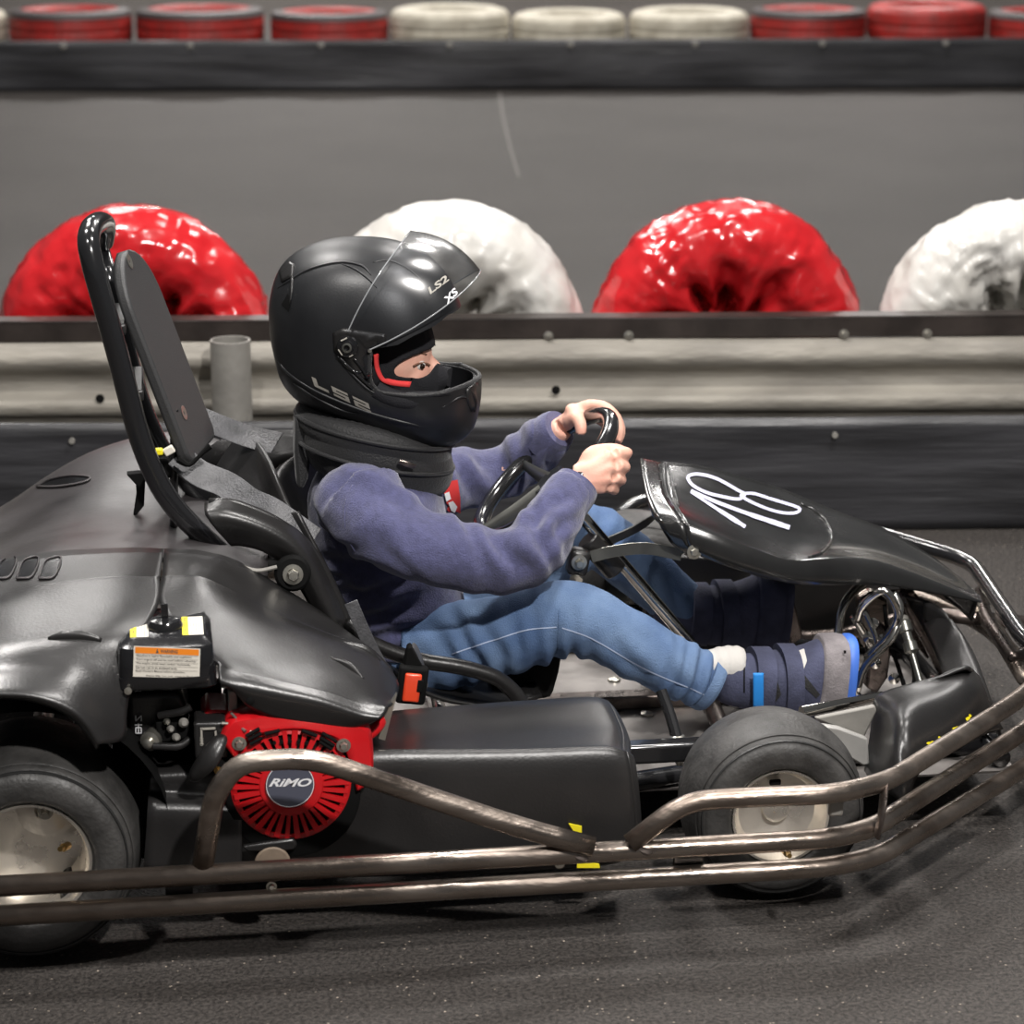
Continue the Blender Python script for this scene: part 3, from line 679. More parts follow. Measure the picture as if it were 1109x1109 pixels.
# recoil handle and bracket
mb = MB(); tube(mb, [tuple(P(206,843,-.60)), tuple(P(212,838,-.61)), tuple(P(226,822,-.62)), tuple(P(238,802,-.61)), tuple(P(240,797,-.60))], [.004,.0105,.015,.0105,.005], 14, 4, flat=.6); mb.build('starter_handle', 'plastic', engine, label='black pull-start grip')
mb = MB(); tube(mb, [tuple(P(232,828,-.60)), tuple(P(245,836,-.58)), tuple(P(256,840,-.56))], .011, 12, 3); mb.build('starter_guide', 'black', engine)
for u, v in ((236,834),(241,836)):
    mb = MB(); bolt(mb, P(u, v, -.615), r=.003, h=.004); mb.build('bolt', 'brass', engine)
mb = MB(); box(mb, P(228,795,-.57), (.042,.05,.050)); mb.build('switch_box', 'plastic', engine, bevel=.004, seg=3)
mb = MB(); a = P(226,797,-.597)
for d, s_ in (((0,0,.010),(.018,.002,.0025)),((-.009,0,0),(.0025,.002,.022)),((.009,0,.0),(.0025,.002,.012))): box(mb, a+V(d), s_)
mb.build('switch_marking', 'silver', engine)
mb = MB(); text_quad(mb, 'OFF', [tuple(P(u,v,-.5965)) for u, v in ((220.5,808),(220.5,798),(216.5,798),(216.5,808))], bold=.01); mb.build('switch_lettering', 'silver', engine, flat=True)
mb = MB(); q = [P(u, v, -.56) for u, v in ((217,777),(225,769),(247,770),(250,778),(247,784),(222,786))]; prism(mb, q, (0,.07,0)); mb.build('fuel_bracket', 'red', engine, bevel=.003)
mb = MB(); tube(mb, [tuple(P(240,783,-.60)), tuple(P(256,785,-.60)), tuple(P(266,792,-.61))], .0022, 8, 4); tube(mb, [tuple(P(250,772,-.60)), tuple(P(262,784,-.60)), tuple(P(275,795,-.61))], .0018, 8, 4); mb.build('throttle_rod', 'zinc', engine)
for k_ in range(4):
    mb = MB(); c = P(262+k_*4, 786-k_*1.5, -.60); lathe(mb, [(.006,0),(.007,.001),(.006,.002)], c, (1,0,.4), 12); mb.build('spring_coil', 'zinc', engine)
# red bits right of the cover
mb = MB(); pipe(mb, [tuple(P(392,800,-.58)), tuple(P(404,792,-.575)), tuple(P(412,783,-.56)), tuple(P(413,772,-.54))], .008, .01); mb.build('oil_filler', 'red', engine, label='red oil filler neck')
mb = MB(); q = [P(u, v, -.56) for u, v in ((410,800),(418,770),(430,752),(424,775),(417,802))]; prism(mb, q, (0,.01,0)); mb.build('bracket', 'zinc', K)
# carburettor area
mb = MB(); q = [P(u, v, -.53) for u, v in ((137,750),(196,750),(206,775),(200,800),(160,806),(146,800),(138,790)) ]; prism(mb, q, (0,.10,0)); carb = mb.build('carburettor', 'plastic', engine, bevel=.008, seg=3, label='black carburettor below the air filter')
mb = MB(); lathe(mb, [(.013,-.03),(.013,0),(.007,.002),(.007,.010),(.004,.012),(0,.012)], P(162,803,-.565), (-.35,-.9,0), 20); mb.build('drain_screw', 'zinc', engine)
mb = MB(); pipe(mb, [tuple(P(172,775,-.56)), tuple(P(196,771,-.57)), tuple(P(207,766,-.57))], .005, .01); pipe(mb, [tuple(P(166,808,-.57)), tuple(P(195,809,-.575)), tuple(P(206,800,-.57))], .005, .01); mb.build('choke_lever', 'plastic', engine)
mb = MB(); q=[P(u,v,-.56) for u,v in ((168,782),(200,778),(206,800),(172,806))]; prism(mb, q, (0,.04,0)); mb.build('carburettor_bowl','black',engine,bevel=.003)
for u, v, r in ((198,782,.006),(190,798,.005),(180,781,.004),(184,789,.0045)):
    mb = MB(); lathe(mb, [(r,0),(r*1.1,.006),(r*.6,.01),(0,.01)], P(u, v, -.562), (.2,-1,.2), 12); mb.build('jet_screw', 'dusty' if r > .004 else 'zinc', engine)
mb = MB(); lathe(mb, [(.006,0),(.008,.006),(.0,.014)], P(131,788,-.55), (0,-1,0), 14); mb.build('fuel_cap', 'dusty', engine)
# choke arrow mark on the carburettor
mb = MB(); Y = -.5335
def stroke(mb, a, b, w, Y, d=.0006):
    p = P(*a, Y); q = P(*b, Y); t = (q-p).normalized(); n = t.cross(V((0,1,0))).normalized()*(w/2)
    mb.add([p+n, p-n, q-n, q+n], [(0,1,2,3)])
for a, b in (((147,775),(147,781)),((147,781),(153,775)),((153,775),(153,781)),((150,783),(150,794)),((146,785),(154,785)),((147,788),(147,794)),((147,788),(153,788)),((147,794),(153,794)),((153,788),(153,794))): stroke(mb, a, b, .0013, Y)
mb.build('carburettor_mark', 'white', engine, flat=True)
# exhaust bracket peg
mb = MB(); box(mb, P(252,757,-.56), (.012,.02,.03)); mb.build('engine_lug', 'dusty', engine, bevel=.002)
# ---------- air filter
yF, yK = -.60, -.445
zb, zl, zs, zt = P(180,748,yF).z, P(180,734,yF).z, P(180,703,yF).z, None
x0, x1 = P(128,740,yF).x, P(234,740,yF).x
def rr(x0, x1, y0, y1, z, r=.014, n=4):
    out = []
    for cx, cy, a in ((x1-r, y0+r, -math.pi/2), (x1-r, y1-r, 0), (x0+r, y1-r, math.pi/2), (x0+r, y0+r, math.pi)):
        for i in range(n+1):
            t = a+math.pi/2*i/n; out.append(V((cx+r*math.cos(t), cy+r*math.sin(t), z)))
    return out
def stack(mb, secs):
    n = len(secs[0]); vs = [p for s in secs for p in s]; fs = [(i*n+j, i*n+(j+1) % n, (i+1)*n+(j+1) % n, (i+1)*n+j) for i in range(len(secs)-1) for j in range(n)]
    fs.append(tuple(range(n-1,-1,-1))); fs.append(tuple((len(secs)-1)*n+j for j in range(n))); return mb.add(vs, fs)
mb = MB(); stack(mb, [rr(x0+.002,x1-.002,yF+.002,yK,zb,.012), rr(x0-.002,x1+.002,yF-.002,yK,zb+.004,.014), rr(x0-.001,x1+.001,yF-.001,yK,zl,.014)]); 
filt = mb.build('air_filter', 'plastic_gloss', K, angle=50, label='black air filter box with warning label')
mb = MB(); ztp = P(180,690,-.572).z
stack(mb, [rr(x0,x1,yF,yK,zl,.014), rr(x0+.002,x1-.002,yF+.001,yK,zs-.003,.015), rr(x0+.003,x1-.003,yF+.003,yK,zs+.001,.015), rr(x0+.011,x1-.008,yF+.022,yK-.003,ztp-.002,.014), rr(x0+.014,x1-.010,yF+.026,yK-.006,ztp,.013)])
mb.build('filter_lid', 'plastic_gloss', filt, angle=32)
kn = V(((x0+x1)/2, -.53, ztp)); mb = MB(); lathe(mb, [(.023,-.002),(.023,.004),(.019,.010),(.008,.012),(0,.012)], kn, (0,0,1), 30); box(mb, kn+V((0,0,.020)), (.009,.004,.022)); mb.build('filter_knob', 'plastic_gloss', filt)
for a in range(8):
    pass
fy = yF-.0012; mb = MB(); L0 = [(144,733),(216,735),(217,703),(145,700)]
q = [V((P(u, v, fy).x, 0, P(u, v, fy).z)) for u, v in L0]
# label follows the lid front (slight slope)
def LF(a, b, off=0.0):
    """a,b in 0..1 on the label"""
    p = (q[0]*(1-a)+q[1]*a)*(1-b)+(q[3]*(1-a)+q[2]*a)*b
    return V((p.x, yF-.0006-off+.0012*(p.z-zl)/(zs-zl), p.z))
mb.add([LF(0,0),LF(1,0),LF(1,1),LF(0,1)], [(0,1,2,3)]); mb.build('warning_label', 'label', filt, flat=True, label='white label with an orange heading')
mb = MB(); mb.add([LF(.02,.77,.0003),LF(.98,.77,.0003),LF(.98,.97,.0003),LF(.02,.97,.0003)], [(0,1,2,3)]); mb.build('label_heading', 'orange', filt, flat=True)
mb = MB(); lab = lambda a0, b0, a1, b1: [tuple(LF(a0,b0,.0006)), tuple(LF(a1,b0,.0006)), tuple(LF(a1,b1,.0006)), tuple(LF(a0,b1,.0006))]
text_quad(mb, 'WARNING', lab(.40,.81,.66,.93), bold=.02); a_ = [LF(.33,.80,.0006), LF(.375,.80,.0006), LF(.352,.945,.0006)]; mb.add(a_, [(0,1,2)])
for i, (tx, w) in enumerate((('Gasoline is highly flammable and explosive.', .84), ('Turn engine off and let cool before refueling.', .90), ('The engine emits toxic carbon monoxide.', .82), ('Do not run in an enclosed area.', .62), ("Read Owner's Manual before operation.", .74))):
    b0 = .655-.125*i; text_quad(mb, tx, lab(.04, b0, .04+w, b0+.075), bold=.008)
text_quad(mb, 'Engine Mfg. Co., Ltd.  made in Thailand', lab(.2,.02,.96,.08), bold=.005)
mb.build('label_lettering', 'ink', filt, flat=True)
mb = MB()
for i in range(5): mb.add([LF(.03,.745-.125*i,.0004), LF(.97,.745-.125*i,.0004), LF(.97,.738-.125*i,.0004), LF(.03,.738-.125*i,.0004)], [(0,1,2,3)])
mb.build('label_rules', 'ink', filt, flat=True)
for (xa, xb, nm) in ((x0+.017, x0+.040, 0), (x1-.040, x1-.013, 1)):
    y0, y1 = yF+.031, yK-.050; zz = ztp+.0006
    mb = MB(); mb.add([(xa,y0,zz),(xb,y0,zz),(xb,y1,zz),(xa,y1,zz)], [(0,1,2,3)]); mb.build('caution_sticker', 'label', filt, flat=True, label='white sticker with a yellow edge')
    mb = MB(); mb.add([(xa,y0,zz+.0003),(xa+.008,y0,zz+.0003),(xa+.008,y1,zz+.0003),(xa,y1,zz+.0003)], [(0,1,2,3)]); mb.build('sticker_edge', 'yellow', filt, flat=True)
    mb = MB()
    for i, tx in enumerate(('CAUTION',)): text_quad(mb, tx, [(xa+.0055,y0+.004,zz+.0006),(xa+.0055,y1-.004,zz+.0006),(xa+.002,y1-.004,zz+.0006),(xa+.002,y0+.004,zz+.0006)], bold=.01)
    for i in range(4):
        xx = xa+.0105+i*.0033; text_quad(mb, ('Do not operate with', 'lid removed. Keep', 'hands away from', 'moving parts.')[i], [(xx+.002,y0+.003,zz+.0004),(xx+.002,y1-.004-.002*(i % 2),zz+.0004),(xx,y1-.004-.002*(i % 2),zz+.0004),(xx,y0+.003,zz+.0004)], bold=.005)
    mb.build('sticker_lettering', 'ink', filt, flat=True)
mb = MB(); lathe(mb, [(.004,0),(.005,.004),(0,.005)], V((x0+.012, yF-.002, zb+.004)), (0,-1,0), 12); mb.build('clip', 'zinc', filt)
# ---------- engine cover (front of near cowl)
rows = [row([(178,594),(215,596),(255,606),(300,632),(345,660),(385,690),(402,700)], -.26),
        row([(175.5,621),(215,621),(250,635),(300,660),(350,681),(400,701),(424,723)], -.38),
        row([(174.5,627),(215,627),(250,641),(300,665),(350,685),(401,705),(426,728)], -.40),
        row([(173.5,652),(215,655),(250,662),(300,678),(350,692),(402,712),(432,742)], -.46),
        row([(200,690),(232,698),(262,705),(300,712),(350,722),(400,740),(428,760)], -.545),
        row([(236,716),(249,722),(274,727),(309,735),(349,744),(392,758),(420,764)], -.590),
        row([(237,722),(250,728),(275,733),(310,741),(350,750),(392,764),(420,768)], -.60),
        row([(238,738),(250,742),(272,748),(310,756),(350,764),(390,776),(412,778)], -.612),
        row([(240,745),(252,748),(268,765),(300,780),(340,786),(375,789),(400,785)], -.606)]
mb = MB(); patch(mb, rows, 6, 5)
ecov = mb.build('engine_cover', 'plastic', K, solid=.004, angle=180, label='front half of the black cowl above the engine')
mb = MB(); t_ = bvh_obj(ecov)
lathe(mb, [(.0055,0),(.0055,.002),(.003,.003),(0,.003)], hit(t_, 271, 759, 0), (0,-1,0), 16); mb.build('cover_screw', 'black', ecov)
for pts in ([(358,712),(378,722),(394,735)], [(372,695),(395,704),(412,716)]):
    mb = MB(); 
    vs = [hit(t_, u, v, -.002) for u, v in pts]
    if all(vs): tube(mb, [tuple(p) for p in vs], [.003,.009,.003], 12, 6, flat=.6); mb.build('moulded_bulge', 'plastic', ecov, angle=180)
# ---------- rear cowl (near side) with the wheel arch
rows = [row([(-80,618),(0,606),(60,597),(110,594),(150,593),(177,594)], -.26),
        row([(-80,655),(0,640),(40,631),(80,625),(130,621),(174,621)], -.38),
        row([(-80,661),(0,646),(40,637),(80,631),(130,627),(173,627)], -.400),
        row([(-80,675),(0,660),(50,655),(90,652),(135,650),(172,652)], -.46),
        row([(-80,710),(0,695),(50,690),(85,688),(120,690),(150,700)], -.56),
        row([(-80,733),(0,722),(50,722),(85,726),(115,742),(138,768)], -.605),
        row([(-80,743),(0,733),(50,735),(85,745),(112,768),(135,800)], -.625),
        row([(-80,753),(0,752),(40,755),(75,768),(95,785),(108,806)], -.655),
        row([(-80,757),(0,757),(38,761),(72,775),(90,792),(104,812)], -.64)]
mb = MB(); patch(mb, rows, 6, 5)
rc = mb.build('rear_cowl', 'plastic', K, solid=.004, angle=180, label='rear half of the black cowl over the rear wheel')
t_ = bvh_obj(rc)
mb = MB()
pts = [hit(t_, u, v, .0) for u, v in ((52,692),(70,690),(90,690),(110,694))]
tube(mb, [tuple(p) for p in pts], [.003,.008,.008,.004], 12, 5, flat=.6); mb.build('moulded_recess', 'plastic', rc, angle=180)
for k_ in range(3):
    u = -6+k_*24
    fr_ = [(u, 628), (u+8, 608), (u+24, 605), (u+17, 625)]
    mb = MB(); dpoly(mb, t_, fr_, .0012, 2); mb.build('louvre_slot', 'plastic_gloss', rc, solid=0)
    mb = MB(); ribbon(mb, t_, fr_+[fr_[0]], 1.5, .003, 4); mb.build('louvre_frame', 'cowl', rc, solid=.002)
# black panel added to darken the gap behind the tyre; arch liner
mb = MB(); q = [(P(u, v, -.40)) for u, v in ((122,740),(240,740),(240,925),(150,930),(122,850))]; prism(mb, q, (0,.02,0)); mb.build('dark_gap_backing', 'black', K)
mb = MB(); rows = [[(-1.0+.185*math.cos(a), y, .16+.185*math.sin(a)) for a in [math.pi*(1.0-i/8) for i in range(9)]] for y in (-.60,-.50,-.40)]
patch(mb, rows, 3, 2); mb.build('wheel_arch_liner', 'black', K)
# ---------- far cowl hump
rows = [row([(-70,600),(0,570),(60,530),(110,500),(150,492),(190,500),(240,530),(300,560)], .50),
        row([(-70,582),(0,549),(50,516),(90,493),(130,478),(175,468),(225,472),(290,500)], .40),
        row([(-70,590),(0,562),(50,535),(90,515),(130,503),(180,498),(235,505),(290,530)], .25),
        row([(-70,605),(0,585),(50,566),(90,556),(130,550),(180,548),(235,555),(290,575)], .05),
        row([(-70,622),(0,602),(50,590),(90,585),(130,582),(180,584),(235,592),(290,605)], -.15),
        row([(-70,632),(0,618),(50,608),(90,604),(130,604),(180,606),(235,614),(290,630)], -.27)]
mb = MB(); patch(mb, rows, 6, 5); fc = mb.build('centre_cowl', 'cowl', K, solid=.004, angle=180, label='grey-brown sheened cowl behind the seat')
t_ = bvh_obj(fc)
mb = MB(); dpoly(mb, t_, [(40,527),(55,521),(75,517),(97,518),(85,523),(60,527)], .0012, 2); mb.build('vent_slot', 'plastic_gloss', fc)
mb = MB(); ribbon(mb, t_, [(40,528),(55,520),(78,516),(98,518),(88,524),(62,528),(40,528)], 1.6, .003, 5); mb.build('vent_rim', 'cowl', fc, solid=.002)
# ---------- seat
mb = MB()
def hseat(pts_near, Yn, Yf_): return [tuple(P(u, v, Yn)) for u, v in pts_near]
sx = [ (300,540),(318,590),(345,650),(385,705),(440,745),(500,760),(560,770) ]
cs = [P(u, v, 0) for u, v in [(300,530),(325,590),(352,640),(395,685),(450,715),(510,725),(570,718)]]
rows = []
prof = [(-1.04,.03,.0),(-.98,.02,.0),(-.8,.01,0),(-.4,0,0),(0,0,0),(.4,0,0),(.8,.02,0),(1.0,.06,0),(1.12,.105,0)]
for k_, c in enumerate(cs):
    a = cs[max(0, k_-1)]; b = cs[min(len(cs)-1, k_+1)]; t = (b-a).normalized(); n = V((-t.z, 0, t.x)); n = n if n.x+n.z > 0 else -n
    hw = [.15,.17,.19,.195,.19,.18,.16][k_]; sc = [.8,1.1,1.1,.75,.5,.35,.2][k_]
    rows.append([tuple(V((c.x, s*hw, c.z))+n*(d*sc)) for s, d, _ in prof])
patch(mb, rows, 4, 5); seat = mb.build('seat', 'plastic', K, solid=.006, off=0, angle=180, label='black moulded seat shell')
# near edge: swept side wing of the seat
rows = [row([(222,546),(245,542),(285,556),(322,576),(345,605),(364,645),(383,690),(400,703)], -.215),
        row([(224,560),(246,560),(285,572),(318,592),(337,618),(354,655),(374,697),(396,712)], -.25),
        row([(250,590),(262,590),(285,596),(310,612),(328,640),(344,668),(366,700),(392,718)], -.235)]
mb = MB(); patch(mb, rows, 5, 5); mb.build('seat_wing', 'plastic', K, solid=.007, off=0, angle=180, label='raised near edge of the seat')
mb = MB(); pipe(mb, [tuple(P(u, v, -.215)) for u, v in ((226,546),(250,545),(290,560),(325,582),(348,612),(366,652),(384,690),(404,700))], .0085, .03); mb.build('seat_rim', 'plastic', K, angle=180)
mb = MB(); pipe(mb, [tuple(P(u, v, -.235)) for u, v in ((378,672),(392,692),(420,705),(455,716),(500,722),(538,733),(558,750),(572,775))], .0115, .035); mb.build('seat_side_tube', 'plastic', K, angle=180, label='dark tube along the near side of the seat')
# inner back, dark, far wing
rows = [row([(185,600),(190,560),(200,520),(235,478),(300,466),(345,470)], .20), row([(250,640),(262,600),(275,560),(290,520),(310,500),(340,500)], .17)]
mb = MB(); patch(mb, rows, 4, 4); mb.build('seat_far_wing', 'plastic', K, solid=.006, off=0, angle=180)
rows = [row([(195,610),(215,560),(230,528),(252,478),(268,470)], .0), row([(250,640),(270,590),(285,540),(288,490),(283,470)], .0)]
rows = [row([(222,540),(236,505),(258,474),(275,470)], .13), row([(235,585),(262,560),(290,540),(292,500)], -.02), row([(262,640),(290,620),(312,600),(318,560)], -.12)]
mb = MB(); patch(mb, rows, 4, 4); mb.build('seat_back_panel', 'plastic', K, solid=.006, off=0, angle=180)
mb = MB(); q = [P(u, v, -.10) for u, v in ((530,735),(575,712),(612,694),(606,730),(598,758),(540,760))]; prism(mb, q, (0,.25,0)); mb.build('seat_front', 'black', K, bevel=.01)
# seat bolt
mb = MB(); q = P(317, 621, -.262); lathe(mb, [(.026,-.008),(.026,0),(.022,.004),(.012,.004)], q, (0,-1,.1), 30); mb.build('rubber_mount', 'black', K)
mb = MB(); bolt(mb, q+V((0,-.004,0)), (0,-1,.1), .0085, .012); lathe(mb, [(.004,.01),(.004,.02),(0,.02)], q, (0,-1,.1), 12); mb.build('seat_bolt', 'zinc', K)
mb = MB(); tube(mb, [tuple(P(u, v, -.265)) for u, v in ((258,612),(278,618),(300,614))], .003, 8, 4); mb.build('seat_stay', 'dusty', K)
# ---------- roll bar and headrest
rb = [(246,606),(180,542),(152,480),(128,385),(101,290),(96,266)]
pts = [tuple(P(u, v, -.125)) for u, v in rb]
top = P(100, 255, -.125)
far = [(u, v) for u, v in rb]
dd = V((0, .235, 0))
pn = [V(p) for p in pts]
loop = pn[:-1]+[P(95,262,-.115), P(98,247,-.07), P(107,240,.0), P(115,243,.06), P(112,262,.105)]+[p+dd for p in reversed(pn[:-1])]
mb = MB(); pipe(mb, loop, .0158, .05, n=18); rbar = mb.build('roll_bar', 'black_tube', K, angle=180, label='glossy black tube hoop behind the seat')
# headrest plate: rounded panel in the plane of the hoop, in front of it
e1 = (P(112,262,-.12)-P(204,500,-.12)); L_ = e1.length; e1 = e1.normalized(); e2 = V((.24,.97,0)).normalized(); nr = e1.cross(e2).normalized(); nr = nr if nr.x > 0 else -nr
o0 = P(196, 507, -.09)
def rp2(w, h, r, n=8, taper=0):
    out = []
    for cx, cy, a, rr_ in ((w-r, h-r, 0, r), (r, h-r, math.pi/2, r), (.02, .02, math.pi, .02), (w-.02, .02, -math.pi/2, .02)):
        for i in range(n+1):
            t = a+math.pi/2*i/n; out.append((cx+rr_*math.cos(t), cy+rr_*math.sin(t)))
    return out
w_, h_ = .17, L_*.94
poly = [o0+e2*a+e1*b for a, b in rp2(w_, h_, .085)]
mb = MB(); prism(mb, poly, nr*.018); hr = mb.build('headrest', 'headrest', K, bevel=.006, seg=3, label='grey plastic headrest plate')
for u, v in ((140,283),(199,447)):
    t_ = bvh_obj(hr); q = hit(t_, u, v, 0); mb = MB(); lathe(mb, [(.010,0),(.011,.001),(.006,.0015),(0,-.001)], q, nr, 20); mb.build('headrest_screw', 'zinc', hr)
for u, v in ((152,415),(133,345)):
    mb = MB(); a = P(u, v, -.02); box(mb, a+V((-.012,0,0)), (.034,.16,.016)); mb.build('headrest_bracket', 'plastic', hr, bevel=.003)
mb = MB(); a = P(191,500,-.06); b = P(188,596,-.06); tube(mb, [a+V((0,0,.08)), b], .016, 10, 1, flat=.4); mb.build('headrest_post', 'black_tube', K)
mb = MB(); cyl(mb, P(177,505,-.05), (0,-1,0), .016, .02, 20); mb.build('rubber_mount', 'black', K, bevel=.003)
mb = MB(); box(mb, P(172,489,-.10), (.012,.01,.010)); mb.build('yellow_clip', 'yellow', K, bevel=.002)
mb = MB(); box(mb, P(183,488,-.10), (.016,.008,.012), Matrix.Rotation(-.5,3,'Y')); mb.build('white_clip', 'label', K, bevel=.002)
mb = MB(); tube(mb, [tuple(P(u, v, -.11)) for u, v in ((193,497),(205,503),(218,492),(228,483))], [.006,.004,.003,.005], 8, 4); mb.build('cable_tie', 'black', K)
mb = MB(); q = [P(u, v, .0) for u, v in ((137,514),(158,512),(156,548),(146,560),(144,562),(148,535),(147,525))]; prism(mb, q, (0,.02,0)); mb.build('cowl_hook', 'black', K, bevel=.003)
# ---------- harness
def strap(name, pts, w, mt='web', th=.002, up=None, parent=K, label=None, n=6):
    """pts: centre points xyz; w width; flat band whose width follows given vector per strap"""
    c = catmull([V(p) for p in pts], n); mb = MB(); vs = []; fs = []
    for i, p in enumerate(c):
        t = (c[min(i+1, len(c)-1)]-c[max(0, i-1)]).normalized(); s = up if up else V((0,1,0)); s = (s-t*s.dot(t)).normalized(); nn = t.cross(s)
        for a, b in ((-1,-1),(1,-1),(1,1),(-1,1)): vs.append(p+s*(a*w/2)+nn*(b*th/2))
    k = len(c)
    for i in range(k-1):
        for j in range(4): fs.append((i*4+j, i*4+(j+1) % 4, (i+1)*4+(j+1) % 4, (i+1)*4+j))
    fs.append((3,2,1,0)); fs.append(tuple((k-1)*4+j for j in range(4)))
    mb.add(vs, fs); return mb.build(name, mt, parent, bevel=.0006, seg=1, label=label)
strap('shoulder_strap', [tuple(P(192,492,-.07)), tuple(P(215,512,-.08)), tuple(P(245,525,-.09)), tuple(P(270,543,-.12)), tuple(P(298,556,-.15)), tuple(P(340,585,-.16))], .042, up=V((.35,.6,.75)))
strap('shoulder_strap', [tuple(P(216,452,.10)), tuple(P(240,462,.10)), tuple(P(270,473,.09)), tuple(P(300,480,.06))], .040, up=V((.3,.7,.6)))
strap('lap_strap', [tuple(P(u, v, -.285)) for u, v in ((380,652),(391,678),(402,702),(416,728),(428,752))], .019, up=V((1,0,.45)), label='grey patterned webbing beside the seat')
# buckle
bq = P(446, 741, -.30); rot = Matrix.Rotation(math.radians(8), 3, 'Y')
mb = MB(); box(mb, bq, (.042,.02,.056), rot); bk = mb.build('buckle', 'black', K, bevel=.005, seg=3, label='black seat-belt buckle')
mb = MB(); box(mb, bq+V((-.001,-.0115,-.001)), (.024,.008,.042), rot); mb.build('release_button', 'orange_red', bk, bevel=.003, seg=3, label='bright red release button')
mb = MB(); box(mb, bq+V((.010,-.0135,.002)), (.008,.006,.018), rot); mb.build('buckle_slot', 'black', bk, bevel=.001)
strap('buckle_strap', [tuple(P(u, v, -.285)) for u, v in ((442,722),(443,708),(448,700),(456,716),(462,745))], .022, up=V((.25,1,0)))
mb = MB(); q = [P(u, v, -.30) for u, v in ((437,722),(442,702),(446,700),(458,722))]; prism(mb, q, (0,.02,0)); mb.build('buckle_tongue', 'black', bk, bevel=.002)
mb = MB(); q = [P(u, v, -.36) for u, v in ((417,738),(426,735),(430,758),(419,757))]; prism(mb, q, (0,.02,0)); mb.build('reflector', 'red', K, bevel=.004, label='small red tab by the buckle')
# ---------- nose cone with the number
A_ = [(716,503,.17),(760,508,.17),(805,520,.17),(850,534,.17),(905,556,.16),(955,574,.145),(1000,598,.12),(1035,622,.09),(1062,646,.06)]
def dz(l, d, y): return [tuple(P(u, v, Y)+V((0,y,d))) for u, v, Y in l]
rows = [dz(A_, -.05, .03), dz(A_, -.006, .008), dz(A_, 0, 0),
        [tuple(P(u, v, Y)) for u, v, Y in ((722,535,.03),(765,548,.03),(810,562,.03),(858,578,.03),(903,588,.03),(950,598,.04),(995,614,.04),(1032,632,.03),(1062,648,.02))],
        [tuple(P(u, v, Y)) for u, v, Y in ((738,560,-.09),(775,575,-.10),(815,590,-.10),(855,603,-.10),(900,602,-.08),(945,604,-.05),(990,618,-.03),(1030,635,-.02),(1063,650,-.01))],
        [tuple(P(u, v, Y)) for u, v, Y in ((742,572,-.112),(780,584,-.122),(820,597,-.122),(858,609,-.12),(905,609,-.10),(950,612,-.075),(993,624,-.055),(1032,639,-.035),(1063,651,-.02))],
        [tuple(P(u, v, Y)) for u, v, Y in ((745,590,-.118),(780,603,-.128),(820,615,-.130),(862,626,-.126),(905,626,-.108),(950,628,-.085),(993,636,-.065),(1032,645,-.04),(1063,652,-.022))],
        [tuple(P(u, v, Y)) for u, v, Y in ((752,600,-.115),(782,612,-.125),(820,624,-.126),(862,633,-.122),(905,634,-.105),(950,634,-.083),(993,640,-.063),(1032,647,-.038),(1063,653,-.022))]]
mb = MB(); patch(mb, rows, 6, 5); nose = mb.build('nose_cone', 'nose', K, solid=.004, angle=180, label='glossy black nose cone hand-marked with the number 18')
# back facet
rb_ = [r[0] for r in rows]
lip = [tuple(P(u, v, Y)) for u, v, Y in ((700,540,.16),(698,505,.16),(694,496,.16),(699,530,.03),(706,555,-.06),(713,566,-.09),(726,588,-.10),(748,606,-.10))]
mb = MB(); patch(mb, [rb_, lip], 2, 4); mb.build('nose_back', 'nose', K, solid=.004, angle=40)
tN = bvh_obj(nose)
mb = MB(); bolt(mb, hit(tN, 752, 597, .001), (0,-1,.1), .0065, .006); mb.build('nose_bolt', 'zinc', nose)
mb = MB(); ribbon(mb, tN, [(748,533),(766,545),(788,559),(807,571)], [3,3,3.5,4.5,5,4], .0010); ribbon(mb, tN, [(748,532),(775,544),(810,557),(840,567),(855,572)], [3.5,4,4,5,5.5,5], .0012)
ribbon(mb, tN, [(745,517),(756,514),(776,519),(798,531),(806,536),(800,541),(785,539),(765,534),(750,526)], 3.4, .0011, closed=True)
ribbon(mb, tN, [(802,537),(815,535),(835,541),(858,548),(866,552),(861,556),(848,556),(832,552),(815,545)], 3.2, .0012, closed=True)
mb.build('painted_number', 'lavender', nose, flat=True, label='white hand-painted number 18')
# raised ridge ending the number panel
mb = MB(); pts = [(867,546),(880,552),(893,563),(900,577),(898,590),(888,600),(877,604)]; q = [hit(tN, u, v, .0005) for u, v in pts]
tube(mb, [tuple(p) for p in q if p], [.003]*len([1 for p in q if p]), 10, 5); mb.build('panel_ridge', 'nose', nose, angle=180)
mb = MB(); pts = [(723,504),(727,518),(731,535),(735,548)]; q = [hit(tN, u, v, .0) for u, v in pts]
tube(mb, [tuple(p) for p in q if p], [.0022]*len([1 for p in q if p]), 8, 5); mb.build('panel_edge', 'nose', nose, angle=180)
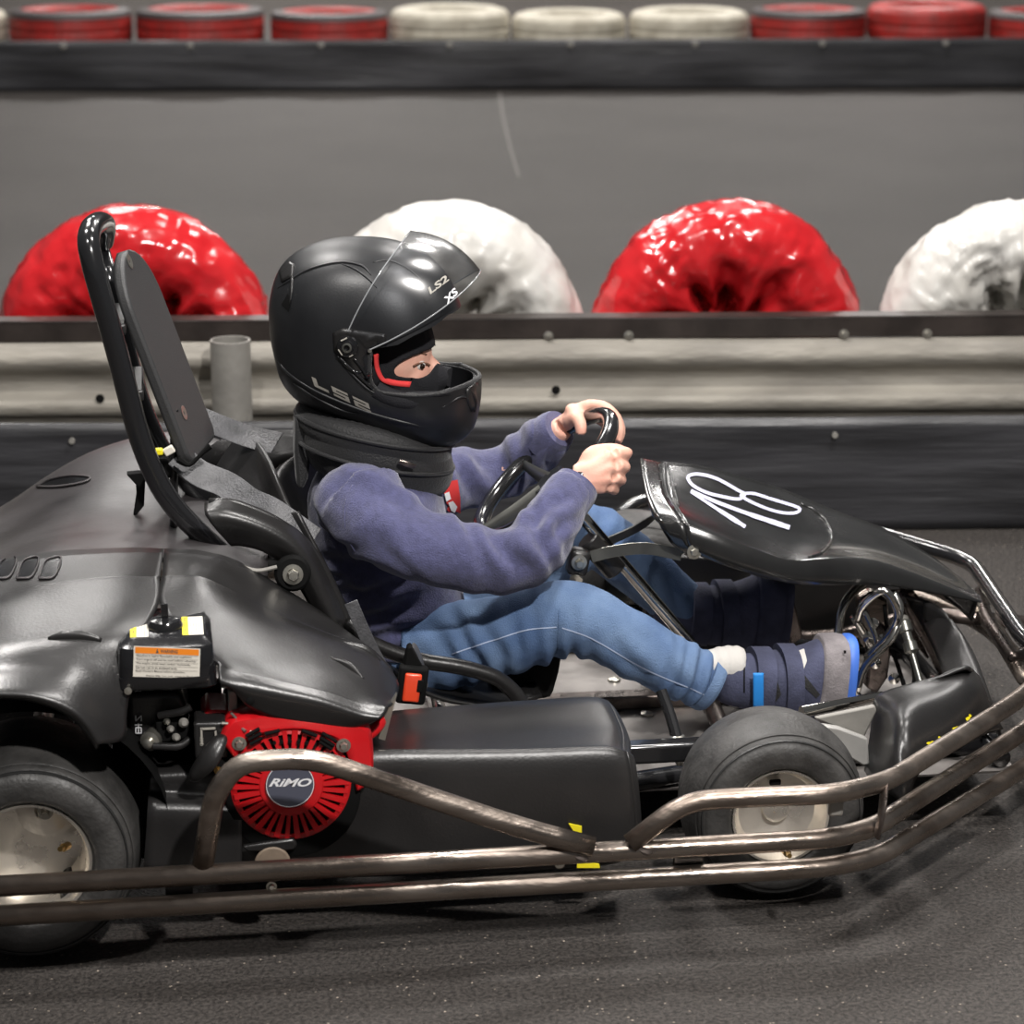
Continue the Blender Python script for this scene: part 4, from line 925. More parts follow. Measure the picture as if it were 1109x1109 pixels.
# ---------- steering
wc = V((-.238,0,.465)); n_ = V((.66,0,-.75)).normalized(); f1 = V((.75,0,.66)).normalized(); f2 = V((0,-1,0))
def WH(a, r=.13, h=0): a = math.radians(a); return wc+f1*(r*math.cos(a))+f2*(r*math.sin(a))-n_*h
mb = MB(); tube(mb, [tuple(WH(a)) for a in range(0, 360, 12)], .0125, 14, 2, closed=True); sw = mb.build('steering_wheel', 'black_tube', K, angle=180, label='black steering wheel')
for a in (-100, 100, 180):
    mb = MB(); tube(mb, [tuple(WH(a, .125, 0)), tuple(WH(a, .07, -.012)), tuple(WH(a, .02, -.02))], [.008,.012,.016], 10, 4, flat=.35); mb.build('spoke', 'strapsteel', sw)
mb = MB(); lathe(mb, [(0,.0),(.028,.002),(.030,-.02),(.02,-.05),(.014,-.06)], WH(0,0,-.01), -n_, 24); mb.build('hub', 'plastic_gloss', sw)
mb = MB(); a = wc+n_*.05; b = P(742,690,0); b2 = b+(b-a).normalized()*.14; tube(mb, [tuple(a), tuple(b2)], .010, 16, 1); mb.build('steering_column', 'chrome', K, angle=60, label='bare metal steering column')
mb = MB(); m_ = P(652,600,0); a0 = P(636,583,0); a1 = P(668,618,0); tube(mb, [tuple(a0), tuple(a1)], .0195, 18, 1); mb.build('column_bearing', 'plastic', K, bevel=.003)
mb = MB(); box(mb, P(626,608,-.02), (.032,.03,.042), Matrix.Rotation(.2,3,'Y')); mb.build('bearing_block', 'plastic', K, bevel=.008, seg=3)
mb = MB(); bolt(mb, P(627,609,-.037), (0,-1,0), .007, .010); mb.build('bolt', 'zinc', K)
mb = MB(); lathe(mb, [(.010,0),(.010,.003),(0,.005)], P(624,627,-.03), (-.2,-.8,-.5), 16); mb.build('bearing_tab', 'zinc', K)
strap('nose_stay', [tuple(P(u, v, Y)) for u, v, Y in ((640,603,-.03),(665,597,-.04),(700,594,-.06),(738,601,-.09))], .018, 'strapsteel', .003, up=V((.1,.25,1)))
strap('nose_stay', [tuple(P(u, v, Y)) for u, v, Y in ((655,588,.0),(680,577,.05),(700,566,.09),(712,556,.12))], .018, 'strapsteel', .003, up=V((.5,.1,.9)))
# upright black strut and joint left of the front tyre
mb = MB(); tube(mb, [tuple(P(716,748,-.30)), tuple(P(726,775,-.32)), tuple(P(733,800,-.34))], .0085, 10, 2); mb.build('tie_rod', 'black_tube', K)
mb = MB(); lathe(mb, [(.008,0),(.011,.002),(.011,.020),(.008,.022),(.0055,.024),(.0075,.028),(.0055,.032),(.0075,.036),(.005,.045),(0,.045)], P(733,796,-.34), (.1,-.1,-1), 16); mb.build('rod_end', 'zinc', K)
# ---------- front axle, stub, tie rod
mb = MB(); tube(mb, [tuple(P(868,771,-.38)), tuple(P(905,764,-.36)), tuple(P(955,755,-.30))], .0085, 14, 3); mb.build('tie_rod', 'chrome', K, label='bare metal tie rod')
mb = MB(); q = [P(u, v, -.42) for u, v in ((868,782),(908,788),(940,800),(942,828),(935,830),(905,812),(872,800))]; prism(mb, q, (0,.012,0)); mb.build('stub_bracket', 'white_plate', K, bevel=.003, label='light scratched metal bracket')
mb = MB(); q = [P(u, v, -.40) for u, v in ((882,778),(948,764),(950,770),(936,800),(905,788))]; prism(mb, q, (0,.01,0)); mb.build('stub_bracket', 'dusty', K, bevel=.003)
mb = MB(); tube(mb, [(0,-.50,.128),(0,-.34,.12),(.01,-.26,.10)], .014, 12, 2); mb.build('stub_axle', 'steel_dark', K)
mb = MB(); tube(mb, [(0,.50,.128),(0,.34,.12),(.01,.26,.10)], .014, 12, 2); mb.build('stub_axle', 'steel_dark', K)
mb = MB(); pipe(mb, [(.0,-.30,.10),(.02,0,.10),(0,.30,.10)], .014, .05); mb.build('front_axle', 'steel_dark', K)
mb = MB(); pipe(mb, [(-1.0,-.52,.146),(-1.0,.52,.146)], .015); mb.build('rear_axle', 'steel_dark', K)
# ---------- front fairing, near and far
rows = [row([(938,835),(945,790),(948,760),(960,750),(1000,738),(1040,724),(1050,724)], -.36),
        [tuple(P(u, v, Y)) for u, v, Y in ((948,850,-.44),(955,800,-.43),(962,770,-.42),(975,757,-.41),(1008,745,-.38),(1046,728,-.34),(1058,732,-.31))],
        [tuple(P(u, v, Y)) for u, v, Y in ((960,856,-.52),(966,815,-.51),(972,787,-.50),(985,775,-.49),(1015,762,-.45),(1050,745,-.40),(1066,750,-.36))],
        [tuple(P(u, v, Y)) for u, v, Y in ((975,868,-.56),(975,835,-.545),(980,818,-.53),(990,805,-.52),(1020,790,-.48),(1054,772,-.42),(1075,772,-.37))],
        [tuple(P(u, v, Y)) for u, v, Y in ((985,880,-.56),(985,860,-.55),(990,845,-.535),(1000,832,-.52),(1030,815,-.48),(1062,797,-.42),(1085,790,-.37))]]
mb = MB(); patch(mb, rows, 5, 5); ff = mb.build('front_fairing', 'plastic', K, solid=.006, off=0, angle=180)
rows = [[tuple(P(u, v, Y)) for u, v, Y in ((968,642,.05),(985,655,.03),(1005,690,-.05),(1020,725,-.15),(1030,760,-.25))],
        [tuple(P(u, v, Y)) for u, v, Y in ((990,648,.0),(1010,658,-.02),(1035,690,-.10),(1050,726,-.2),(1062,765,-.28))],
        [tuple(P(u, v, Y)) for u, v, Y in ((1000,652,-.02),(1022,664,-.05),(1048,698,-.12),(1064,735,-.22),(1078,780,-.30))],
        [tuple(P(u, v, Y)) for u, v, Y in ((1000,672,-.02),(1022,690,-.05),(1050,720,-.12),(1070,765,-.22),(1085,805,-.30))]]
mb = MB(); patch(mb, rows, 5, 4); mb.build('front_spoiler', 'plastic', K, solid=.005, off=0, angle=180)
t_ = bvh_obj(ff); mb = MB()
random.seed(4)
for u, v, r in ((1006,805,3),(1009,804,2),(1017,799,2),(1023,797,2.5),(1034,789,3),(1036,788,2),(1048,778,3),(1050,775,2),(1059,775,2),(1000,812,2)):
    pl = [(u+r*math.cos(a)*random.uniform(.5,1.3), v+r*math.sin(a)*random.uniform(.4,1.1)) for a in [k*1.05 for k in range(6)]]
    if hit(t_, u, v): dpoly(mb, t_, pl, .0012, 0)
mb.build('paint_scuff', 'yellow', K, flat=True, label='flecks of yellow paint on the fairing')
# ---------- pedals and brake parts
ch = [([(905,705,.0),(912,660,.02),(925,640,.04),(935,632,.05)], .007), ([(938,712,-.08),(960,690,-.10),(972,665,-.12),(958,640,-.12),(935,655,-.10),(928,672,-.08)], .006),
      ([(935,660,-.06),(948,690,-.07),(950,705,-.07)], .005), ([(928,748,-.12),(938,720,-.12),(965,692,-.12),(975,660,-.1),(968,642,-.08)], .006), ([(925,668,-.05),(945,700,-.02),(955,720,.0)], .007),
      ([(918,735,.02),(930,756,.02),(926,770,.02)], .006)]
for pts, r in ch:
    mb = MB(); tube(mb, [tuple(P(*p)) for p in pts], r, 10, 5); mb.build('pedal_tube', 'chrome', K, angle=180)
mb = MB(); q = [P(u, v, -.02) for u, v in ((942,700),(955,675),(968,690),(962,735),(950,752),(938,745))]; prism(mb, q, (0,.03,0)); mb.build('pedal_bracket', 'steel_dark', K, bevel=.005)
for u, v in ((940,690),(955,693),(948,718),(968,735),(945,675)):
    mb = MB(); lathe(mb, [(.008,0),(.009,.004),(0,.008)], P(u, v, -.04), (-.2,-1,.3), 14); mb.build('pedal_bolt', 'chrome', K)
mb = MB(); lathe(mb, [(.008,0),(.011,.003),(.011,.018),(.0075,.02),(.0075,.034),(.011,.036),(.011,.05),(.005,.055),(.005,.13)], P(978,672,-.06), (.14,-.55,-.8), 18); mb.build('brake_cylinder', 'strapsteel', K, label='worn steel brake cylinder')
mb = MB(); lathe(mb, [(.012,0),(.016,.003),(.016,.016),(.010,.02)], P(972,668,-.04), (.14,-.55,-.8), 18); mb.build('cylinder_cap', 'dusty', K)
mb = MB(); q = [P(u, v, .06) for u, v in ((962,640),(990,640),(1010,668),(1020,700),(1005,715),(985,690),(970,660))]; prism(mb, q, (0,.012,0)); mb.build('front_bracket', 'steel_dark', K, bevel=.004)
mb = MB(); pipe(mb, [tuple(P(u, v, .03)) for u, v in ((975,640),(990,668),(1010,705),(1030,745))], .009, .02); mb.build('front_brace', 'steel_dark', K, angle=180)
mb = MB(); tube(mb, [tuple(P(u, v, -.02)) for u, v in ((958,655),(962,690),(972,720),(980,745))], .0035, 8, 4); mb.build('brake_hose', 'black', K)
mb = MB(); tube(mb, [tuple(P(u, v, -.03)) for u, v in ((965,700),(985,712),(990,735),(985,760))], .003, 8, 4); mb.build('brake_hose', 'black', K)
mb = MB(); q = [P(u, v, .10) for u, v in ((930,650),(945,640),(962,650),(965,690),(950,715),(935,700))]; prism(mb, q, (0,.03,0)); mb.build('front_bracket', 'steel', K, bevel=.006)
mb = MB(); q = [P(u, v, .30) for u, v in ((700,600),(830,606),(985,628),(1015,690),(985,715),(830,700),(700,690))]; prism(mb, q, (0,.012,0)); mb.build('dark_pedal_backing', 'plastic', K, bevel=.006)  # dark plate added as backing, blackens the open view behind the pedals
# small throttle pedal plate under the nose
mb = MB(); q = [P(u, v, .10) for u, v in ((842,655),(860,650),(870,690),(858,700))]; prism(mb, q, (0,.02,0)); mb.build('pedal_plate', 'steel_dark', K, bevel=.003)
# ================================================================== DRIVER
D = thing('person', 'child in black helmet, navy sweatshirt and blue jeans driving the go-kart with both hands', 'person', (-.5, 0, .1))
def pp_(u, v, Y): return tuple(P(u, v, Y))
def limb(mb, pts, r, n=20, s=6, flat=1.0, up=None): return tube(mb, [pp_(*p) for p in pts], r, n, s, flat=flat, up=up)
def ell(mb, c, s, rot=None, nu=28, nv=18):
    vs = []; fs = []; c = V(c)
    for i in range(nv+1):
        a = math.pi*i/nv
        for j in range(nu):
            b = 2*math.pi*j/nu; p = V((s[0]*math.sin(a)*math.cos(b), s[1]*math.sin(a)*math.sin(b), s[2]*math.cos(a)))
            vs.append(c+(rot @ p if rot else p))
    for i in range(nv):
        for j in range(nu): fs.append((i*nu+j, i*nu+(j+1) % nu, (i+1)*nu+(j+1) % nu, (i+1)*nu+j))
    return mb.add(vs, fs)
HC = P(405, 368, 0)                              # helmet centre
TURN = Matrix.Rotation(math.radians(-13), 3, 'Z')  # head turned a little towards the camera
def H(p): return HC+TURN @ (V(p)-HC)
def Hp(u, v, Y): return H(P(u, v, Y))
# ---- body: one continuous figure
bm_ = MB()
hc = P(415, 392, 0)
def hrot(p): return TURN @ p
ell(bm_, H(hc+V((-.012,0,.018))), (.085,.070,.090), TURN)          # skull
ell(bm_, H(hc+V((.018,0,-.035))), (.060,.052,.062), TURN)         # jaw
ell(bm_, H(hc+V((.045,0,-.018))), (.030,.046,.045), TURN)         # cheeks
tube(bm_, [tuple(H(hc+V((.066,0,.010)))), tuple(H(hc+V((.080,0,-.012)))), tuple(H(hc+V((.078,0,-.024))))], [.007,.011,.008], 12, 4)   # nose
tube(bm_, [pp_(405,430,0), pp_(398,470,0), pp_(400,520,0)], .042, 18, 4)   # neck
tube(bm_, [pp_(400,505,0), pp_(405,560,0), pp_(425,620,0), pp_(440,680,0), pp_(450,700,0)], [.06,.085,.078,.07,.06], 26, 6, flat=1.15, up=V((1,0,0)))
# arms and legs inside the clothes
armN = [(385,545,-.135),(450,590,-.185),(520,605,-.20),(573,597,-.195),(603,560,-.155),(628,520,-.118)]
armF = [(470,520,.125),(520,520,.165),(558,505,.17),(585,485,.14),(610,462,.105)]
limb(bm_, armN, [.036,.034,.030,.030,.026,.018], 14)
limb(bm_, armF, [.036,.032,.029,.026,.018], 14)
legN = [(450,705,-.075),(540,690,-.128),(605,672,-.15),(640,672,-.155),(700,708,-.155),(775,738,-.15)]
legF = [(455,690,.075),(550,640,.13),(625,590,.15),(655,590,.155),(700,625,.15),(755,665,.14)]
limb(bm_, legN, [.045,.038,.034,.034,.030,.024], 16); limb(bm_, legF, [.045,.038,.034,.034,.030,.024], 16)
limb(bm_, [(765,731,-.15),(800,738,-.15),(860,742,-.15),(885,738,-.15)], [.020,.022,.026,.020], 14)
limb(bm_, [(750,662,.14),(785,668,.14),(815,655,.13),(840,640,.13)], [.026,.030,.030,.020], 14)
# ---- hands
def ringpt(a, dr=0.0, dn=0.0):
    a = math.radians(a); return wc+(f1*math.cos(a)+f2*math.sin(a))*(.13+dr)-n_*dn
def ring_t(a): a = math.radians(a); return (f2*math.cos(a)-f1*math.sin(a))
def hand(a0, wrist, sgn, fr, palm_off, curl=1.0, order=(0,1,2,3), spread=.0165):
    """grips the rim: knuckles outside, fingers wrap over the far face and curl under"""
    pass
# near hand (right hand): palm between wrist and rim, back of the hand to the camera
W_ = P(618, 522, -.115)
def chain(pts, rr): tube(bm_, [tuple(p) for p in pts], rr, 12, 4)
def off(a, x, y, z): return V(a)+V((x, y, z))
kn = [P(667,491,-.118), P(669,504,-.125), P(666,517,-.128), P(660,528,-.126)]           # knuckles index..little
# palm: flattened lofts from wrist to each knuckle
for k, q in enumerate(kn):
    m = W_.lerp(q, .5)+V((0,-.004,0)); st = W_+(q-W_)*.08+V((0,0,(.010-.0065*k)))
    tube(bm_, [tuple(st), tuple(m), tuple(q-V((.006,0,0)))], [.0135,.0138,.0098], 12, 4)
ell(bm_, P(645,506,-.108), (.026,.015,.026)); ell(bm_, P(660,512,-.110), (.016,.013,.024))
# fingers: out of the knuckles, round the rim and back
tips = [(678,491,-.100),(676,506,-.108),(672,520,-.110),(665,531,-.108)]
for k, q in enumerate(kn):
    a = P(*tips[k]); b = a+V((.002,.022,-.004)); c = a+V((-.018,.034,-.006)); d = a+V((-.036,.028,-.004))
    s = [.0088,.0090,.0086,.0076][k]
    chain([q, a, b, c, d], [s, s*1.02, s*.95, s*.9, s*.78])
# thumb over the top of the rim, pointing forward
chain([P(632,506,-.108), P(640,492,-.104), P(655,487,-.098), P(668,487,-.094), P(676,489,-.088)], [.0115,.0115,.0098,.0092,.0075])
# far hand (left hand): comes over the rim from behind, thumb hanging on the camera side
W2 = P(610, 459, .105)
k2 = [P(640,438,.078), P(644,441,.094), P(644,446,.108), P(641,452,.118)]
for k, q in enumerate(k2):
    m = W2.lerp(q, .5)+V((0,0,.003)); tube(bm_, [tuple(W2+V((0,-.006+.005*k,0))), tuple(m), tuple(q)], [.0135,.0132,.0095], 12, 4)
ell(bm_, P(626,448,.09), (.022,.022,.014), Matrix.Rotation(.5,3,'Y'))
t2 = [[(655,441,.066),(667,452,.058),(671,464,.052),(669,478,.048)], [(659,446,.082),(670,458,.074),(672,470,.068),(668,480,.062)], [(658,452,.10),(667,466,.094),(666,478,.09)], [(654,458,.112),(661,470,.108),(658,480,.104)]]
for k, q in enumerate(k2):
    s = [.0090,.0088,.0084,.0075][k]; c = [P(*x) for x in t2[k]]; chain([q]+c, [s]+[s*1.0, s*.95, s*.88, s*.8][:len(c)])
chain([P(616,456,.088), P(624,452,.070), P(629,461,.058), P(629,471,.054)], [.0118,.0112,.0098,.0082])
body = fuse(bm_, .0032, 3, sm=.45)
bo = body.build('body', 'skin', D, angle=180)
tB = bvh_obj(bo)
# face details
def fp(u, v, off=0.0): return hit(tB, u, v, off)
q = fp(456, 396, -.0055)
if q:
    mb = MB(); ell(mb, q, (.0105,.0095,.0085)); e_ = mb.build('eye', 'eye_white', bo)
    mb = MB(); ell(mb, q+V((.0045,-.0065,-.0008)), (.0045,.0040,.0046)); mb.build('iris', 'iris', e_)
    mb = MB(); ribbon(mb, tB, [(447,396),(452,393.5),(459,393),(464,396)], 2.0, .0030); mb.build('eyelid', 'brow', bo, solid=.001)
    mb = MB(); ribbon(mb, tB, [(445,385),(453,382),(462,384)], 2.0, .0008); mb.build('eyebrow', 'brow', bo, solid=.001)
# ---- balaclava
mb = MB()
ell(mb, H(hc+V((-.012,0,.018))), (.091,.076,.096), TURN); ell(mb, H(hc+V((.020,0,-.035))), (.066,.058,.068), TURN); ell(mb, H(hc+V((.052,0,-.020))), (.034,.050,.046), TURN); ell(mb, H(hc+V((.075,0,-.022))), (.022,.020,.024), TURN)
tube(mb, [tuple(H(hc+V((0,0,-.04)))), pp_(400,470,0), pp_(402,500,0)], .055, 18, 4)
fz = fuse(mb, .0026, 3)
slit = [(428,399),(431,392),(438,387),(450,382),(464,379),(480,377),(482,383),(476,389),(472,397),(466,404),(456,408),(442,407),(432,404)]
sl = [TURN.inverted() @ (P(u, v, -.05)-HC) for u, v in slit]; sl = [(p.x, p.z) for p in sl]
def inside(x, z, poly):
    c = False; n = len(poly)
    for i in range(n):
        x0, z0 = poly[i]; x1, z1 = poly[i-1]
        if (z0 > z) != (z1 > z) and x < (x1-x0)*(z-z0)/(z1-z0)+x0: c = not c
    return c
keep = []
for f in fz.f:
    c = sum((fz.v[i] for i in f), V((0,0,0)))/len(f); l = TURN.inverted() @ (c-HC)
    if not inside(l.x, l.z, sl): keep.append(f)
fz.f = keep; fz.m = [0]*len(keep)
bq_ = bmesh.new(); bv_ = [bq_.verts.new(v) for v in fz.v]
for f in fz.f: bq_.faces.new([bv_[i] for i in f])
bmesh.ops.delete(bq_, geom=[v for v in bq_.verts if not v.link_faces], context='VERTS')
for _ in range(14):
    new = {}
    for v in bq_.verts:
        if v.is_boundary:
            nb = [e.other_vert(v) for e in v.link_edges if e.is_boundary]
            if len(nb) == 2: new[v] = v.co*.4+(nb[0].co+nb[1].co)*.3
    for v, c in new.items(): v.co = c
bq_.verts.index_update(); fz = MB().add([v.co.copy() for v in bq_.verts], [tuple(v.index for v in f.verts) for f in bq_.faces]); bq_.free()
bal = fz.build('balaclava', 'balaclava', bo, angle=180, solid=.002, off=-1)
# ---- helmet shell
sil = [(380,258),(400,257.5),(425,260),(450,268),(472,283),(488,303),(498,328),(503,350),(513,375),(519,392),(521,410),(519,435),(511,460),(492,475),(465,479),(430,473),(390,461),(350,447),(322,434),(305,415),(296,385),(291,350),(293,320),(300,298),(312,282),(335,268),(357,261)]
C0 = P(405, 368, 0); pol = []
for u, v in sil:
    d = P(u, v, 0)-C0; pol.append((math.atan2(d.z, d.x), math.hypot(d.x, d.z)))
pol.sort(); 
def Rsil(t):
    t = (t+math.pi) % (2*math.pi)-math.pi; n = len(pol)
    for i in range(n):
        a0, r0 = pol[i]; a1, r1 = pol[(i+1) % n]
        if i == n-1: a1 += 2*math.pi
        tt = t if t >= a0 else t+2*math.pi
        if a0 <= tt <= a1:
            am, rm = pol[i-1]; a2, r2 = pol[(i+2) % n]; k = (tt-a0)/(a1-a0)
            return 0.5*((2*r0)+(r1-rm)*k+(2*rm-5*r0+4*r1-r2)*k*k+(3*r0-rm-3*r1+r2)*k**3)
    return pol[0][1]
HW = .118
def shell(x, z, side=-1, sc=1.0):
    """point on the helmet at side-view offset x,z"""
    t = math.atan2(z, x); r = math.hypot(x, z)/(Rsil(t)*sc); r = min(r, .9999); ph = r**(1/.72); ph = min(ph, 1)
    return H(C0+V((x, side*HW*sc*math.sqrt(1-ph*ph), z)))
def shell_mb(sc=1.0, na=160, nb=72):
    mb = MB(); vs = []; fs = []
    for j in range(nb+1):
        ph = math.pi*j/nb; s = math.sin(ph)**.72; y = -HW*sc*math.cos(ph)
        for i in range(na):
            t = 2*math.pi*i/na; R = Rsil(t)*sc*s; vs.append(H(C0+V((R*math.cos(t), y, R*math.sin(t)))))
    for j in range(nb):
        for i in range(na): fs.append((j*na+i, j*na+(i+1) % na, (j+1)*na+(i+1) % na, (j+1)*na+i))
    bm = bmesh.new(); bv = [bm.verts.new(v) for v in vs]
    for f in fs:
        try: bm.faces.new([bv[i] for i in f])
        except ValueError: pass
    bmesh.ops.remove_doubles(bm, verts=bm.verts[:], dist=.0004); bm.verts.index_update()
    mb.add([v.co.copy() for v in bm.verts], [tuple(v.index for v in f.verts) for f in bm.faces]); bm.free(); return mb
sm = shell_mb(); inner = shell_mb(.925, 96, 40)
hel = sm.build('helmet', 'helmet', D, angle=180, label='matt black full-face helmet with its visor up')
# hollow
tmp = MB(); tmp.add(inner.v, inner.f); boolean(hel, tmp)
cut = MB(); pl = [(418,380),(418.5,408),(421,414),(427,420),(436,423),(465,425),(500,424),(560,418),(560,345),(500,345),(488,353),(466,362),(450,371),(424,376)]
prism(cut, [H(P(u, v, -.11))+V((0,-.3,0)) for u, v in pl], (0,.6,0)) if False else None
cpl = [P(u, v, -.11) for u, v in pl]; cpl = [H(V((p.x, 0, p.z))) for p in cpl]; dv = TURN @ V((0,1,0))
prism(cut, [p-dv*.3 for p in cpl], dv*.6); boolean(hel, cut)
hel.data.materials.clear(); hel.data.materials.append(M['helmet'])
hel.data.polygons.foreach_set('use_smooth', [True]*len(hel.data.polygons)); hel.data.set_sharp_from_angle(angle=math.radians(40)); hel.data.polygons.foreach_set('material_index', [0]*len(hel.data.polygons))
tH = bvh_obj(hel)
def HS(u, v, sc=1.0, side=-1):
    """point on the shell seen at pixel u,v on the near side; mirrored for side=+1"""
    q = P(u, v, -.10); d = V((q.x-C0.x, 0, q.z-C0.z)); return shell(d.x, d.z, side, sc)
# eye-port rim gasket and red lining, near and far
port = [(420,378),(419,396),(420,408),(424,416),(432,421),(448,423),(468,424),(488,423),(503,420)]
for sd in (-1, 1):
    mb = MB(); tube(mb, [tuple(HS(u, v, .99, sd)) for u, v in port], .0030, 8, 4); mb.build('port_gasket', 'pad', hel, angle=180)
    mb = MB(); l = [(423,382),(424,396),(429,408),(437,413),(448,415),(461,416)]
    vs = []; 
    c = catmull([HS(u, v, .935, sd) for u, v in l], 4); c2 = catmull([HS(u+(4 if i < 3 else 1.5), v-(1 if i < 3 else 5), .90, sd) for i, (u, v) in enumerate(l)], 4)
    n = len(c); mb.add(c+c2, [(i, i+1, n+i+1, n+i) for i in range(n-1)]); mb.build('red_lining', 'tee', hel, solid=.003, off=0, label='red lining edge')
mb = MB(); tube(mb, [tuple(HS(488,423,.99,-1)), tuple(HS(503,421,.99,-1)), tuple(H(C0+V((P(519,402,0).x-C0.x,0,P(519,402,0).z-C0.z)))), tuple(HS(503,421,.99,1)), tuple(HS(488,423,.99,1))], .0032, 8, 5); mb.build('chin_gasket', 'pad', hel)
# cheek pads inside
for sd in (-1, 1):
    mb = MB(); c = catmull([HS(u, v, .90, sd) for u, v in ((424,420),(440,428),(460,432),(490,434))], 4); tube(mb, [tuple(p) for p in c], .015, 12, 1); mb.build('cheek_pad', 'balaclava', hel)
# browband, side plate under the visor pivot
def spoly(mb, pts, off=.0015, cuts=3): return dpoly(mb, tH, pts, off, cuts)
mb = MB(); spoly(mb, [(361,360),(372,355),(404,360),(418,362),(419,378),(416,395),(417,412),(408,424),(396,416),(375,398),(362,380)], .0022, 3); sp = mb.build('visor_mount', 'plastic', hel, solid=.003, angle=180)
pv = hit(tH, 377, 375, .004)
nr_ = dv*-1
mb = MB(); lathe(mb, [(.016,-.003),(.015,.003),(.010,.004),(.009,.007),(.004,.007),(.003,.004),(0,.004)], pv, nr_, 30); mb.build('pivot_cap', 'plastic_gloss', hel)
mb = MB(); lathe(mb, [(.0068,.006),(.0072,.0085),(.0045,.009),(.004,.006)], pv, nr_, 24, closed=True); mb.build('pivot_ring', 'strapsteel', hel)
for a in (.5, 2.0, 3.7, 5.2):
    mb = MB(); c_ = pv+V((.013*math.cos(a), -.004, .013*math.sin(a))); box(mb, c_, (.010,.002,.0016), Matrix.Rotation(-a-1.57, 3, 'Y')); mb.build('pivot_mark', 'silver', hel)
for u, v in ((401,379),):
    mb = MB(); lathe(mb, [(.003,0),(.003,.002),(0,.002)], hit(tH, u, v, .004), nr_, 12); mb.build('mount_screw', 'zinc', hel)
mb = MB()
for pts in ([(366,385),(380,398),(392,409),(404,420)], [(384,388),(392,398),(398,408)], [(372,392),(384,402),(392,402)], [(404,400),(398,405),(402,412)]): ribbon(mb, tH, pts, 2.4, .0045)
mb.build('mount_ribs', 'plastic_gloss', hel, solid=.0015)
# mouldings
def crest(pts, r, nm='moulding', mt='helmet', off=0.0):
    q = [hit(tH, u, v, off) for u, v in pts]; q = [tuple(p) for p in q if p]
    if len(q) > 2:
        mb = MB(); tube(mb, q, [r*.4]+[r]*(len(q)-2)+[r*.4], 8, 5, flat=1); return mb.build(nm, mt, hel, angle=180)
crest([(301,312),(312,305),(330,294),(350,287),(372,284),(392,288),(402,298)], .0020)
crest([(368,285),(385,292),(400,303),(408,312)], .0018)
crest([(404,284),(420,282),(440,290),(455,302),(470,318)], .0016)
crest([(313,288),(316,298),(316,312),(314,330)], .0025, 'rear_vent', 'plastic')
crest([(297,385),(310,402),(335,420),(365,434),(400,447),(440,458),(480,466)], .0024)
crest([(303,402),(325,420),(350,435),(372,445),(390,448)], .0020)
crest([(364,382),(380,404),(408,427),(440,426),(475,428),(505,424)], .0022)
crest([(478,442),(500,430),(512,436)], .0022)
crest([(507,420),(514,432),(514,446)], .0040, 'chin_vent', 'plastic')
mb = MB(); spoly(mb, [(303,294),(314,284),(319,287),(317,300),(306,306)], .003, 3); mb.build('rear_vent', 'plastic', hel, solid=.004)
mb = MB(); spoly(mb, [(305,330),(312,318),(316,326),(313,338)], .0008, 2); mb.build('vent_recess', 'black', hel)
mb = MB(); spoly(mb, [(505,418),(514,410),(519,420),(518,440),(510,446),(505,432)], .0015, 2); mb.build('chin_vent', 'plastic', hel, solid=.003)
# LS2 lettering on the side
def stroke_poly(mb, polys):
    for p in polys: dpoly(mb, tH, p, .0010, 1)
def ls2(mb, o, ex, ey, pr_):
    """block lettering from strokes; o origin pixel, ex, ey unit-cell vectors"""
    def q(x, y): return (o[0]+ex[0]*x+ey[0]*y, o[1]+ex[1]*x+ey[1]*y)
    seg = [[(0,0),(.28,0),(.28,1),(0,1)], [(.28,0),(.9,0),(.9,.3),(.28,.3)],
           [(1.2,.75),(2.2,.75),(2.2,1),(1.2,1)], [(1.2,.38),(1.45,.38),(1.45,.75),(1.2,.75)], [(1.2,.38),(2.2,.38),(2.2,.62),(1.2,.62)], [(1.95,.0),(2.2,.0),(2.2,.38),(1.95,.38)], [(1.2,0),(1.95,0),(1.95,.24),(1.2,.24)],
           [(2.5,.75),(3.5,.75),(3.5,1),(2.5,1)], [(3.25,.38),(3.5,.38),(3.5,.75),(3.25,.75)], [(2.5,.38),(3.25,.38),(3.25,.62),(2.5,.62)], [(2.5,0),(2.75,0),(2.75,.38),(2.5,.38)], [(2.75,0),(3.5,0),(3.5,.24),(2.75,.24)]]
    stroke_poly(mb, [[q(x, y) for x, y in s] for s in seg])
mb = MB(); ls2(mb, (341,418.0), (17.6,8.3), (-3.4,-10.5), None); mb.build('helmet_lettering', 'silver', hel, flat=True, label='silver LS2 lettering')
# ---- raised visor
pvC = P(378, 374, 0); pvx, pvz = pvC.x, pvC.z
def polar(u, v): p = P(u, v, 0); return math.atan2(p.z-pvz, p.x-pvx), math.hypot(p.x-pvx, p.z-pvz)
aT, rT = polar(443, 251); aB, rB = polar(519, 291)
def VS(s, t, sc=1.0):
    """s -1..1 round the front, t 0 (lower edge) .. 1 (upper edge)"""
    a = s*math.pi*.5; c = max(0, math.cos(a))**.62; y = .124*sc*math.copysign(abs(math.sin(a))**.85, s)
    ang = aB+(aT-aB)*t; R = (rB+(rT-rB)*t); R = (R-.03)*c*(1+.03*math.sin(t*math.pi))+.03
    # sides sweep back around the pivot
    ang2 = ang+(1-c)*(.30*(t-.5))
    return H(V((pvx+R*sc*math.cos(ang2), y, pvz+R*sc*math.sin(ang2))))
nS, nT = 64, 12; mb = MB(); vs = [VS(-.985+1.97*i/nS, j/nT) for i in range(nS+1) for j in range(nT+1)]
mb.add(vs, [(i*(nT+1)+j, i*(nT+1)+j+1, (i+1)*(nT+1)+j+1, (i+1)*(nT+1)+j) for i in range(nS) for j in range(nT)])
